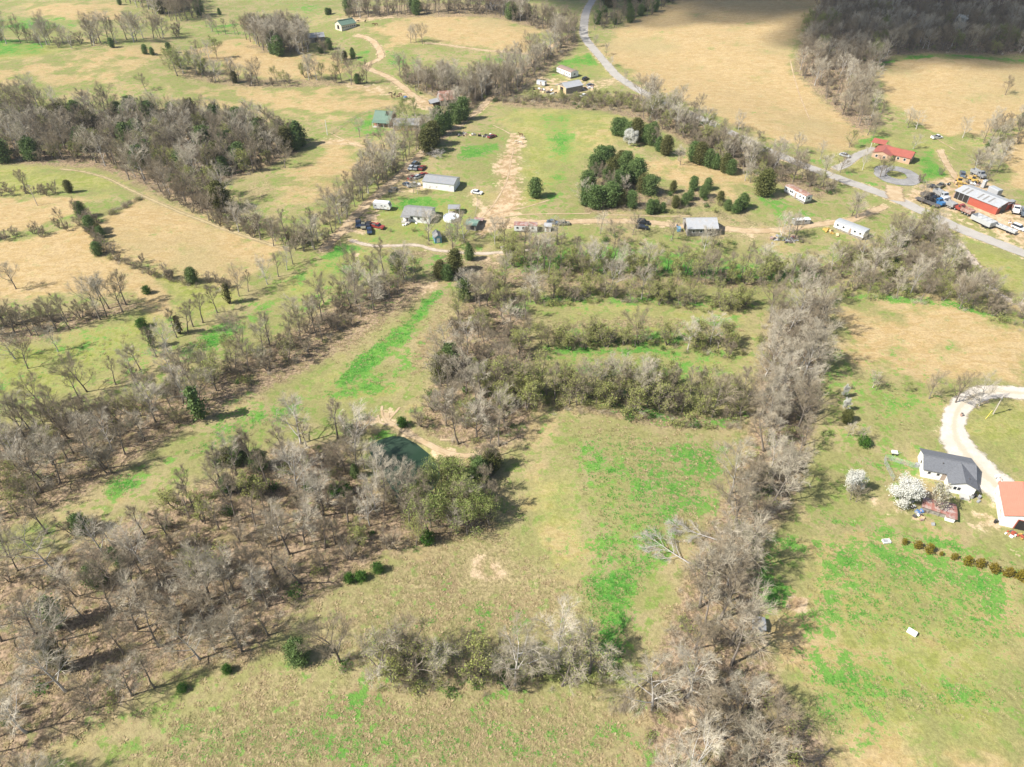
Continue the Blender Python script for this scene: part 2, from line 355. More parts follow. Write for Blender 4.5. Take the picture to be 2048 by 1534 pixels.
 ('litter', 1.0, 6, [(1640, 10), (1720, -80), (2200, -80), (2200, 112), (1900, 108), (1790, 112), (1750, 150), (1730, 210), (1770, 250), (1720, 268), (1650, 205), (1585, 140), (1600, 80)]),
 ('litter', 0.8, 3, [(0, 640), (100, 630), (260, 595), (290, 612), (150, 660), (40, 690), (-40, 690)]),
 ('litter', 0.8, 4, [(1000, 200), (1280, 185), (1400, 240), (1560, 320), (1680, 385), (1640, 400), (1540, 365), (1420, 320), (1300, 250), (1200, 222), (1000, 214)]),
 ('litter', 0.7, 4, [(1240, 425), (1500, 420), (1500, 435), (1160, 430), (1170, 330), (1260, 320), (1300, 370), (1400, 380), (1480, 410)]),
 ('litter', 0.8, 4, [(690, 15), (1000, 10), (1100, 45), (1160, 60), (1100, 66), (990, 36), (700, 40)]),
 ('litter', 0.8, 4, [(800, 150), (950, 165), (1090, 95), (1160, 65), (1160, 90), (1040, 190), (960, 225), (850, 190)]),
 ('litter', 0.7, 4, [(660, 500), (820, 300), (840, 270), (860, 290), (780, 370), (700, 470)]),
 ('litter', 0.7, 4, [(700, 495), (900, 500), (1000, 495), (1500, 540), (1640, 545), (1500, 580), (1100, 585), (900, 560), (860, 520)]),
 ('litter', 0.7, 5, [(490, 90), (620, 85), (620, 108), (520, 110)]),
 ('litter', 0.7, 4, [(350, 130), (480, 155), (700, 160), (700, 172), (560, 178), (440, 172), (350, 150)]),
 ('litter', 0.5, 5, [(1230, 420), (1480, 425), (1620, 470), (1640, 490), (1400, 480), (1230, 465)]),
 # tall dry grass, straw coloured and rough
 ('dry', 1.0, 8, [(250, 1600), (330, 1470), (520, 1360), (760, 1380), (1240, 1400), (1260, 1600)]),
 ('dry', 0.85, 8, [(560, 1300), (700, 1190), (870, 1090), (1000, 1040), (1060, 1110), (1165, 1180), (1180, 1290), (1000, 1300), (700, 1310)]),
 ('dirt', 0.72, 4, [(940, 1110), (990, 1105), (1030, 1160), (980, 1175), (940, 1150)]),
 ('dry', 0.9, 4, [(880, 590), (920, 590), (910, 660), (860, 740), (820, 760), (830, 700), (860, 640)]),
 ('dry', 0.7, 5, [(650, 700), (740, 640), (830, 580), (860, 580), (780, 650), (700, 720)]),
 ('dry', 0.55, 8, [(1150, 830), (1300, 850), (1480, 880), (1440, 980), (1380, 1080), (1320, 1060), (1250, 900), (1160, 870)]),
 ('dry', 0.6, 5, [(1080, 640), (1300, 630), (1490, 650), (1490, 690), (1300, 660), (1090, 670)]),
 ('dry', 1.0, 2, [(495, 370), (530, 360), (550, 378), (520, 400), (490, 390)]),
 # bare soil
 ('dirt', 0.98, 5, [(985, 330), (1025, 285), (1040, 290), (1040, 350), (1050, 400), (1040, 430), (960, 450), (950, 430), (985, 400), (1000, 370)]),
 ('dirt', 0.85, 2, [(1020, 265), (1050, 270), (1055, 295), (1010, 300)]),
 ('dirt', 0.9, 2, [(940, 440), (1000, 435), (1060, 440), (1040, 455), (980, 465), (960, 480)]),
 ('dirt', 0.6, 4, [(900, 375), (960, 380), (980, 410), (960, 430), (930, 395)]),
 ('dirt', 0.75, 4, [(735, 405), (760, 420), (770, 445), (730, 470), (690, 470), (680, 455)]),
 ('dirt', 0.7, 3, [(800, 340), (850, 345), (850, 385), (790, 385)]),
 ('dirt', 0.85, 3, [(800, 185), (840, 190), (880, 205), (860, 222), (820, 212)]),
 ('dirt', 0.9, 2, [(775, 845), (800, 850), (860, 880), (925, 903), (918, 922), (885, 928), (845, 893), (800, 868)]),
 ('dirt', 0.75, 2, [(735, 870), (700, 850), (730, 830), (760, 835), (745, 855)]),
 ('dirt', 0.8, 3, [(1800, 400), (1830, 370), (1880, 355), (1960, 345), (2000, 380), (2060, 440), (2080, 500), (2000, 470), (1930, 435), (1860, 410)]),
 ('dirt', 1.25, 1.5, [(1570, 1205), (1580, 1192), (1600, 1190), (1616, 1202), (1612, 1218), (1592, 1226), (1575, 1218)]),
 ('dirt', 0.8, 3, [(1835, 945), (1870, 975), (1890, 1000), (1860, 1010), (1835, 980)]),
 ('dirt', 0.6, 5, [(1920, 1010), (1990, 1000), (2060, 1060), (2080, 1100), (1980, 1080), (1930, 1050)]),
 ('dirt', 0.6, 3, [(1720, 980), (1780, 1000), (1840, 1030), (1830, 1045), (1740, 1015)]),
 ('dirt', 0.5, 5, [(1850, 850), (1910, 850), (1930, 900), (1950, 930), (1890, 910)]),
 ('dirt', 0.8, 2, [(840, 575), (865, 560), (885, 562), (880, 578), (850, 590)]),
 ('dirt', 0.6, 3, [(690, 505), (730, 505), (725, 518), (690, 516)]),
 ('dirt', 0.75, 3, [(650, 275), (700, 278), (745, 295), (700, 292), (640, 285)]),
 ('dirt', 0.55, 4, [(900, 505), (1000, 505), (1010, 530), (900, 525)]),
 ('dirt', 0.7, 4, [(660, 38), (780, 30), (800, 36), (700, 48)]),
 ('dirt', 0.6, 4, [(690, 160), (790, 175), (830, 195), (780, 195), (690, 175)]),
 ('dirt', 0.55, 4, [(1440, 450), (1560, 455), (1620, 480), (1500, 480)]),
 ('dirt', 0.6, 4, [(1360, 1290), (1400, 1300), (1390, 1400), (1420, 1480), (1380, 1500), (1370, 1400)]),
 ('dirt', 0.6, 4, [(1060, 150), (1170, 160), (1240, 155), (1230, 170), (1160, 190), (1080, 190)]),
]
def grid_axis(lo, hi, step, out):
    a = list(np.arange(lo, hi + 0.01, step)); s = step
    b = []; x = hi
    while x < out: s *= 1.35; x += s; b.append(x)
    s = step; c = []; x = lo
    while x > -out: s *= 1.35; x -= s; c.append(x)
    return np.array(c[::-1] + a + b)
gx = grid_axis(-470, 470, 1.7, 6500)
gy = np.concatenate([np.arange(30, 240, 1.15), np.arange(240, 730, 1.9)])
s_, e_ = 1.9, []
y_ = gy[-1]
while y_ < 6500: s_ *= 1.35; y_ += s_; e_.append(y_)
s_, f_ = 1.2, []
y_ = gy[0]
while y_ > -6500: s_ *= 1.35; y_ -= s_; f_.append(y_)
gy = np.concatenate([np.array(f_[::-1]), gy, np.array(e_)])
GX, GY = np.meshgrid(gx, gy)
GZ = terrain(GX, GY)
CH = {k: np.zeros(GX.shape) for k in ('tan', 'lime', 'green', 'litter', 'dry', 'dirt')}
WCOVER = []
for (ch, st, soft, px) in COVER:
    P = wpoly(px); WCOVER.append((ch, st, P)); soft = soft * (1.7 if ch in ('tan', 'lime') else 1.0)
    xs = [p[0] for p in P]; ys = [p[1] for p in P]
    i0, i1 = np.searchsorted(gx, (min(xs) - soft, max(xs) + soft)); j0, j1 = np.searchsorted(gy, (min(ys) - soft, max(ys) + soft))
    if i1 <= i0 or j1 <= j0: continue
    sd = poly_sd(GX[j0:j1, i0:i1], GY[j0:j1, i0:i1], P)
    w = st * (1 - sstep(-soft, soft, sd))
    CH[ch][j0:j1, i0:i1] = np.maximum(CH[ch][j0:j1, i0:i1], w)
def line_dist(X, Y, pts):
    d = np.full(X.shape, 1e9)
    for (a, b) in zip(pts[:-1], pts[1:]): d = np.minimum(d, seg_dist(X, Y, *a, *b))
    return d
for k, (pts, w) in PATHS.items():
    xs = [p[0] for p in pts]; ys = [p[1] for p in pts]; m = w + 6
    i0, i1 = np.searchsorted(gx, (min(xs) - m, max(xs) + m)); j0, j1 = np.searchsorted(gy, (min(ys) - m, max(ys) + m))
    if i1 <= i0 or j1 <= j0: continue
    d = line_dist(GX[j0:j1, i0:i1], GY[j0:j1, i0:i1], pts[::2] + [pts[-1]])
    wgt = 0.62 * (1 - sstep(w * 0.4, w * 0.5 + 1.8, d))
    CH['dirt'][j0:j1, i0:i1] = np.maximum(CH['dirt'][j0:j1, i0:i1], wgt)
    for c in ('green', 'litter'): CH[c][j0:j1, i0:i1] *= sstep(w * 0.4, w * 0.5 + 2.0, d)
ny, nx = GX.shape
vid = np.arange(nx * ny).reshape(ny, nx)
quads = np.stack([vid[:-1, :-1], vid[:-1, 1:], vid[1:, 1:], vid[1:, :-1]], -1).reshape(-1, 4)
gm = bpy.data.meshes.new('ground')
gm.vertices.add(nx * ny); gm.vertices.foreach_set('co', np.stack([GX, GY, GZ], -1).ravel())
gm.loops.add(quads.size); gm.loops.foreach_set('vertex_index', quads.ravel())
gm.polygons.add(len(quads)); gm.polygons.foreach_set('loop_start', np.arange(0, quads.size, 4)); gm.polygons.foreach_set('loop_total', np.full(len(quads), 4))
gm.polygons.foreach_set('use_smooth', np.ones(len(quads), bool)); gm.update(calc_edges=True)
for nm, chs in (('cover_a', ('green', 'tan', 'dirt')), ('cover_b', ('lime', 'dry', 'litter'))):
    at_ = gm.attributes.new(nm, 'FLOAT_COLOR', 'POINT')
    at_.data.foreach_set('color', np.stack([CH[c] for c in chs] + [np.ones(GX.shape)], -1).ravel().astype(np.float32))

def ground_material():
    m, nt, b = new_mat('ground_cover')
    L = nt.links.new
    geo = N(nt, 'ShaderNodeNewGeometry'); pos = geo.outputs['Position']
    def attr(nm):
        a = N(nt, 'ShaderNodeAttribute', attribute_name=nm); s = N(nt, 'ShaderNodeSeparateColor'); L(a.outputs['Color'], s.inputs[0]); return s.outputs
    A = attr('cover_a'); B = attr('cover_b')
    def gn(vec, scale, detail, rough, k=2.1, dist=0.0):
        return math_n(nt, 'ADD', math_n(nt, 'MULTIPLY', math_n(nt, 'SUBTRACT', noise(nt, vec, scale, detail, rough, dist), 0.5), k), 0.5)
    big = gn(pos, 0.012, 3, 0.6); mid = gn(pos, 0.06, 4, 0.66); small = gn(pos, 0.33, 4, 0.68); fine = gn(pos, 1.5, 3, 0.7); grain = gn(pos, 4.2, 2, 0.7)
    mp = N(nt, 'ShaderNodeMapping'); mp.inputs['Scale'].default_value = (1, 2.4, 1); L(pos, mp.inputs[0]); mp.inputs['Rotation'].default_value = (0, 0, 0.5)
    streak = gn(mp.outputs[0], 0.22, 4, 0.7, 2.1, 1.0)
    # dormant pasture, two tones of olive straw
    c = mixc(nt, remap(nt, mid, 0.35, 0.65), (0.235, 0.228, 0.09), (0.30, 0.252, 0.13))
    c = mixc(nt, remap(nt, small, 0.5, 0.72), c, (0.165, 0.22, 0.055))
    def layer(c, weight, n, lo, hi, col, amt=1.0):
        """cover that wins where weight is high, ragged where it is middling"""
        s = math_n(nt, 'ADD', weight, math_n(nt, 'MULTIPLY', math_n(nt, 'SUBTRACT', n, 0.5), 1.3))
        f = remap(nt, s, lo, hi)
        if amt != 1: f = math_n(nt, 'MULTIPLY', f, amt)
        return mixc(nt, f, c, col), f
    lime = mixc(nt, remap(nt, small, 0.35, 0.65), (0.225, 0.255, 0.058), (0.30, 0.28, 0.105))
    c, _ = layer(c, B[0], mid, 0.25, 0.8, lime, 0.9)
    tan = mixc(nt, remap(nt, streak, 0.3, 0.7), (0.365, 0.262, 0.122), (0.425, 0.318, 0.17))
    tan = mixc(nt, remap(nt, big, 0.5, 0.9, 0, 0.8), tan, (0.33, 0.27, 0.135))
    tan = mixc(nt, remap(nt, mid, 0.6, 0.95, 0, 0.6), tan, (0.30, 0.26, 0.115))
    c, _ = layer(c, A[1], mid, 0.12, 0.62, tan)
    dry = mixc(nt, remap(nt, fine, 0.15, 0.85), (0.24, 0.20, 0.10), (0.345, 0.285, 0.15))
    dry = mixc(nt, remap(nt, small, 0.55, 0.8), dry, (0.20, 0.225, 0.075))
    dry = mixc(nt, remap(nt, mid, 0.5, 0.8, 0, 0.85), dry, (0.25, 0.175, 0.105))
    c, fdry = layer(c, B[1], small, 0.2, 0.8, dry)
    litter = mixc(nt, remap(nt, fine, 0.3, 0.7), (0.19, 0.14, 0.09), (0.34, 0.25, 0.165))
    litter = mixc(nt, remap(nt, small, 0.55, 0.7, 0, 0.75), litter, (0.19, 0.165, 0.075))
    c, flit = layer(c, B[2], small, 0.3, 0.85, litter)
    # fresh grass grows in clumps
    gcl = math_n(nt, 'ADD', math_n(nt, 'MULTIPLY', mid, 0.45), math_n(nt, 'MULTIPLY', math_n(nt, 'ADD', small, fine), 0.30))
    gcl = math_n(nt, 'ADD', math_n(nt, 'MULTIPLY', math_n(nt, 'SUBTRACT', gcl, 0.525), 1.35), 0.5)
    grn = mixc(nt, remap(nt, small, 0.35, 0.65), (0.038, 0.21, 0.022), (0.10, 0.25, 0.038))
    grn = mixc(nt, remap(nt, fine, 0.55, 0.75, 0, 0.6), grn, (0.19, 0.225, 0.07))
    sg = math_n(nt, 'ADD', A[0], math_n(nt, 'MULTIPLY', math_n(nt, 'SUBTRACT', gcl, 0.5), 1.9))
    fg = remap(nt, sg, 0.52, 0.80)
    c = mixc(nt, math_n(nt, 'MULTIPLY', fg, 0.95), c, grn)
    # stray green everywhere, thin
    st = remap(nt, math_n(nt, 'ADD', math_n(nt, 'MULTIPLY', small, 0.5), math_n(nt, 'MULTIPLY', mid, 0.5)), 0.6, 0.85, 0, 0.55)
    st = math_n(nt, 'MULTIPLY', st, math_n(nt, 'SUBTRACT', 1.0, math_n(nt, 'MULTIPLY', A[1], 0.85)))
    c = mixc(nt, st, c, (0.115, 0.225, 0.045))
    fl = remap(nt, math_n(nt, 'ADD', math_n(nt, 'MULTIPLY', fine, 0.55), math_n(nt, 'MULTIPLY', small, 0.45)), 0.66, 0.86, 0, 0.7)
    fl = math_n(nt, 'MULTIPLY', fl, math_n(nt, 'MAXIMUM', B[0], math_n(nt, 'MULTIPLY', A[0], 0.9)))
    c = mixc(nt, fl, c, (0.075, 0.215, 0.035))
    dirt = mixc(nt, remap(nt, small, 0.3, 0.7), (0.36, 0.245, 0.135), (0.47, 0.36, 0.23))
    c, fd = layer(c, A[2], small, 0.42, 0.8, dirt)
    # fine grain
    g = math_n(nt, 'ADD', math_n(nt, 'MULTIPLY', fine, 0.5), math_n(nt, 'ADD', math_n(nt, 'MULTIPLY', grain, 0.3), math_n(nt, 'MULTIPLY', small, 0.2)))
    gain = remap(nt, g, 0.2, 0.8, 0.72, 1.26, False)
    vm = N(nt, 'ShaderNodeVectorMath', operation='SCALE'); L(c, vm.inputs[0]); L(gain, vm.inputs['Scale'])
    L(vm.outputs[0], b.inputs['Base Color']); setin(b, Roughness=0.95); b.inputs['Specular IOR Level'].default_value = 0.08
    rough = math_n(nt, 'ADD', 0.35, math_n(nt, 'MULTIPLY', math_n(nt, 'MAXIMUM', fdry, flit), 0.3))
    bn = N(nt, 'ShaderNodeBump'); setin(bn, Distance=0.35); L(rough, bn.inputs['Strength']); L(g, bn.inputs['Height']); L(bn.outputs[0], b.inputs['Normal'])
    return m
gm.materials.append(ground_material())
ground = link('ground', gm); tag(ground, kind='structure')

def cover_at(pts):
    """nearest cover sample for scatter decisions"""
    i = np.clip(np.searchsorted(gx, pts[:, 0]), 0, nx - 1); j = np.clip(np.searchsorted(gy, pts[:, 1]), 0, ny - 1)
    return {k: CH[k][j, i] for k in CH}

# ------------------------------------------------------------------ roads, tracks, pond
def surf_mat(name, cols, alpha_edge=True, scale=0.5, edge=(0.02, 0.3), rough=0.9, centre=None):
    m, nt, b = new_mat(name); L = nt.links.new
    geo = N(nt, 'ShaderNodeNewGeometry'); pos = geo.outputs['Position']
    n1 = noise(nt, pos, scale * 0.4, 6, 0.65); n2 = noise(nt, pos, scale * 4, 4, 0.65)
    c = mixc(nt, remap(nt, n1, 0.35, 0.65), cols[0], cols[1]); c = mixc(nt, remap(nt, n2, 0.5, 0.75, 0, 0.6), c, cols[2])
    uv = N(nt, 'ShaderNodeUVMap', uv_map='across'); sx = N(nt, 'ShaderNodeSeparateXYZ'); L(uv.outputs[0], sx.inputs[0])
    e = math_n(nt, 'MINIMUM', sx.outputs[0], math_n(nt, 'SUBTRACT', 1.0, sx.outputs[0]))       # 0 at the edges, .5 in the middle
    if centre:
        f = remap(nt, math_n(nt, 'ADD', e, math_n(nt, 'MULTIPLY', math_n(nt, 'SUBTRACT', n2, 0.5), 0.25)), 0.36, 0.46)
        c = mixc(nt, math_n(nt, 'MULTIPLY', f, 0.8), c, centre)
    L(c, b.inputs['Base Color']); setin(b, Roughness=rough); b.inputs['Specular IOR Level'].default_value = 0.15
    bn = N(nt, 'ShaderNodeBump'); setin(bn, Strength=0.3, Distance=0.1); L(n2, bn.inputs['Height']); L(bn.outputs[0], b.inputs['Normal'])
    if alpha_edge:
        a = remap(nt, math_n(nt, 'ADD', e, math_n(nt, 'MULTIPLY', math_n(nt, 'SUBTRACT', n1, 0.5), 0.5)), edge[0], edge[1])
        t = N(nt, 'ShaderNodeBsdfTransparent'); mx = N(nt, 'ShaderNodeMixShader')
        L(a, mx.inputs[0]); L(t.outputs[0], mx.inputs[1]); L(b.outputs[0], mx.inputs[2]); L(mx.outputs[0], nt.nodes['Material Output'].inputs[0])
    MATS[name] = m; return m
surf_mat('pavement', ((0.33, 0.31, 0.275), (0.38, 0.355, 0.32), (0.27, 0.25, 0.225)), True, 0.6, (-0.06, 0.05), 0.85)
surf_mat('asphalt_pale', ((0.22, 0.215, 0.21), (0.30, 0.29, 0.28), (0.17, 0.165, 0.16)), True, 0.8, (-0.06, 0.08), 0.85)
surf_mat('white_gravel', ((0.50, 0.45, 0.375), (0.58, 0.53, 0.455), (0.42, 0.35, 0.27)), True, 0.8, (0.0, 0.14), 0.95, (0.44, 0.38, 0.28))
surf_mat('track_soil', ((0.38, 0.275, 0.16), (0.46, 0.36, 0.235), (0.31, 0.22, 0.125)), True, 0.8, (0.0, 0.22), 0.95)
surf_mat('grass_track', ((0.36, 0.29, 0.16), (0.41, 0.33, 0.19), (0.27, 0.25, 0.10)), True, 0.9, (0.10, 0.5), 0.95)
surf_mat('creek_stone', ((0.40, 0.33, 0.25), (0.50, 0.43, 0.35), (0.26, 0.21, 0.15)), True, 1.2, (0.02, 0.3), 0.9)
def ribbon(name, pts, width, mat, lift=0.06, nacross=5, wfun=None, off=0.0):
    pts = [Vector((p[0], p[1], 0)) for p in pts]; V = []; F = []; U = []
    for i, p in enumerate(pts):
        d = (pts[min(i + 1, len(pts) - 1)] - pts[max(i - 1, 0)]).normalized(); n = Vector((-d.y, d.x, 0))
        w = width * (wfun(i / (len(pts) - 1)) if wfun else 1.0)
        for k in range(nacross):
            t = k / (nacross - 1); q = p + n * ((t - 0.5) * w + off); V.append((q.x, q.y)); U.append((t, i))
    A = np.array(V); Z = terrain(A[:, 0], A[:, 1]) + lift
    V = [(a[0], a[1], z) for a, z in zip(A, Z)]
    for i in range(len(pts) - 1):
        for k in range(nacross - 1):
            a = i * nacross + k; F.append((a, a + 1, a + nacross + 1, a + nacross))
    me = bpy.data.meshes.new(name); me.from_pydata(V, [], F); uv = me.uv_layers.new(name='across')
    for l in me.loops: uv.data[l.index].uv = U[l.vertex_index]
    me.materials.append(MATS[mat]); me.polygons.foreach_set('use_smooth', [True] * len(F)); me.update()
    if me.polygons and me.polygons[0].normal.z < 0: me.flip_normals()
    return tag(link(name, me), kind='structure')
ribbon('road', PATHS['road'][0], 5.6, 'pavement', 0.10)
ribbon('gravel_driveway', PATHS['white_drive'][0], 7.0, 'white_gravel', 0.07, 7, lambda t: 0.85 + 0.65 * sstep(0.6, 0.8, t))
ribbon('farm_track', PATHS['farm_drive'][0], 5.4, 'track_soil')
ribbon('dirt_lane', PATHS['lane'][0], 4.8, 'track_soil')
ribbon('yard_track', PATHS['yard_road'][0], 4.2, 'track_soil')
ribbon('house_driveway', PATHS['brick_drive'][0], 4.2, 'pavement', 0.12)
ribbon('hill_track', PATHS['hill_track'][0], 3.0, 'track_soil')
ribbon('pond_track', PATHS['pond_track'][0], 2.0, 'track_soil')
ribbon('creek_bed', PATHS['creek_gravel'][0], 4.2, 'creek_stone')
ribbon('creek_bed', PATHS['creek_bed'][0], 2.6, 'creek_stone')
ribbon('shop_track', PATHS['shop_trail'][0], 3.6, 'track_soil')
rp = smooth_line([xy(*p) for p in [(120, 338), (165, 343), (215, 357), (270, 384), (350, 420), (440, 455), (520, 482), (580, 500)]])
ribbon('field_track', rp, 3.0, 'grass_track', 0.06)
for o_ in (-0.9, 0.9): ribbon('wheel_rut', rp, 0.6, 'grass_track', 0.09, 3, None, o_)
for px in ([(1028, 295), (1020, 330), (1012, 365), (990, 405), (962, 436)], [(1100, 400), (1050, 415), (1000, 425), (965, 438)], [(1180, 427), (1100, 428), (1040, 430), (980, 436)],
           [(756, 830), (760, 845), (775, 850)], [(764, 812), (764, 830), (774, 846)], [(800, 815), (788, 828), (778, 840)], [(940, 885), (905, 880), (880, 880)],
           [(660, 265), (690, 280), (740, 295)], [(1910, 300), (1860, 270)], [(1380, 432), (1300, 432), (1200, 430)], 
           [(640, 288), (700, 290), (760, 300)], [(985, 250), (1010, 262), (1030, 275)], [(1620, 240), (1590, 160), (1580, 120)]):
    ribbon('worn_rut', smooth_line([xy(*p) for p in px], 1.5), 0.8, 'track_soil', 0.09, 3)
def ring(name, c, r0, r1, mat, lift):
    V = []; F = []; U = []; n = 48
    for i in range(n):
        a = 2 * math.pi * i / n
        for k in range(4):
            t = k / 3; r = r0 + (r1 - r0) * t; V.append((c[0] + r * math.cos(a) * 1.0, c[1] + r * math.sin(a) * 1.12)); U.append((t, i))
    A = np.array(V); Z = terrain(A[:, 0], A[:, 1]) + lift
    for i in range(n):
        for k in range(3):
            a = i * 4 + k; b = ((i + 1) % n) * 4 + k; F.append((a, a + 1, b + 1, b))
    me = bpy.data.meshes.new(name); me.from_pydata([(p[0], p[1], z) for p, z in zip(A, Z)], [], F); uv = me.uv_layers.new(name='across')
    for l in me.loops: uv.data[l.index].uv = U[l.vertex_index]
    me.materials.append(MATS[mat]); me.update()
    if me.polygons[0].normal.z < 0: me.flip_normals()
    return tag(link(name, me), kind='structure')
ring('turning_circle', xy(1794, 350), 3.6, 9.2, 'asphalt_pale', 0.12)
ribbon('turning_apron', smooth_line([xy(*p) for p in [(1788, 372), (1790, 388), (1792, 402)]]), 8.0, 'track_soil', 0.15)
# pond water
wm, wnt, wb = new_mat('pond_water')
setin(wb, Roughness=0.12, IOR=1.33); wb.inputs['Specular IOR Level'].default_value = 0.35
wg = N(wnt, 'ShaderNodeNewGeometry'); wf = noise(wnt, wg.outputs['Position'], 0.12, 4)
wnt.links.new(mixc(wnt, remap(wnt, wf, 0.35, 0.65), (0.022, 0.045, 0.026), (0.038, 0.065, 0.042)), wb.inputs['Base Color'])
wv = noise(wnt, wg.outputs['Position'], 2.2, 3); wbp = N(wnt, 'ShaderNodeBump'); setin(wbp, Strength=0.12, Distance=0.05); wnt.links.new(wv, wbp.inputs['Height']); wnt.links.new(wbp.outputs[0], wb.inputs['Normal'])
cxp, cyp = POND_C
pv = [(cxp + (x - cxp) * 1.12, cyp + (y - cyp) * 1.12, POND_Z) for (x, y) in POND]
pm = bpy.data.meshes.new('pond'); pm.from_pydata(pv, [], [tuple(range(len(pv)))]); pm.materials.append(wm); pm.update()
if pm.polygons[0].normal.z < 0: pm.flip_normals()
tag(link('pond', pm), kind='structure')
# ------------------------------------------------------------------ tree meshes
twig_mat('twig_grey', (0.31, 0.272, 0.20), (0.53, 0.475, 0.37))
twig_mat('twig_brown', (0.185, 0.152, 0.10), (0.34, 0.288, 0.205))
twig_mat('bark', (0.13, 0.11, 0.09), (0.25, 0.215, 0.18), True)
twig_mat('bark_pale', (0.33, 0.31, 0.28), (0.50, 0.47, 0.43), True)
leaf_mat('leaf_bud', ((0.28, 0.325, 0.085), (0.42, 0.43, 0.15), (0.31, 0.34, 0.10)), 0.3)
leaf_mat('leaf_spring', ((0.20, 0.27, 0.065), (0.32, 0.36, 0.115), (0.27, 0.30, 0.10)), 0.3)
leaf_mat('leaf_cedar', ((0.07, 0.13, 0.04), (0.17, 0.25, 0.075), (0.13, 0.165, 0.055)), 0.15, 0.9)
leaf_mat('leaf_cedar_olive', ((0.085, 0.10, 0.03), (0.16, 0.165, 0.05), (0.12, 0.11, 0.04)), 0.15, 0.9)
leaf_mat('leaf_gold', ((0.13, 0.12, 0.012), (0.24, 0.19, 0.02), (0.17, 0.12, 0.02)), 0.15, 2.0)
leaf_mat('leaf_evergreen_shrub', ((0.035, 0.10, 0.012), (0.09, 0.19, 0.025), (0.05, 0.12, 0.02)), 0.15, 1.2)
leaf_mat('blossom', ((0.60, 0.60, 0.54), (0.80, 0.80, 0.75), (0.68, 0.68, 0.61)), 0.25, 1.2)
leaf_mat('blossom_dull', ((0.36, 0.35, 0.27), (0.55, 0.53, 0.45), (0.42, 0.40, 0.30)), 0.25, 1.2)
simple('deadwood', (0.42, 0.39, 0.35), 0.9, 0.2, 2.0)

def tri_tube(V, F, p, q, r0, r1):
    d = q - p
    if d.length < 1e-5: return
    d.normalize(); a = d.cross(Vector((0.3, 0.2, 0.93))).normalized(); b = d.cross(a); k = len(V)
    for c, r in ((p, r0), (q, r1)):
        for j in range(3):
            t = 2.0944 * j; w = c + (a * math.cos(t) + b * math.sin(t)) * r; V.append((w.x, w.y, w.z))
    for j in range(3):
        F.append((k + j, k + (j + 1) % 3, k + 3 + (j + 1) % 3, k + 3 + j))
def perp(d, rng):
    v = Vector((rng.uniform(-1, 1), rng.uniform(-1, 1), rng.uniform(-1, 1))); v = v - d * v.dot(d)
    return v.normalized() if v.length > 1e-4 else Vector((1, 0, 0))
def limb_path(p, d, length, n, rng, up, wob):
    pts = [p.copy()]; dirs = []
    for i in range(n):
        d = (d + Vector((0, 0, up)) + Vector((rng.gauss(0, wob), rng.gauss(0, wob), rng.gauss(0, wob * 0.6)))).normalized()
        p = p + d * (length / n); pts.append(p.copy()); dirs.append(d.copy())
    dirs.append(dirs[-1]); return pts, dirs
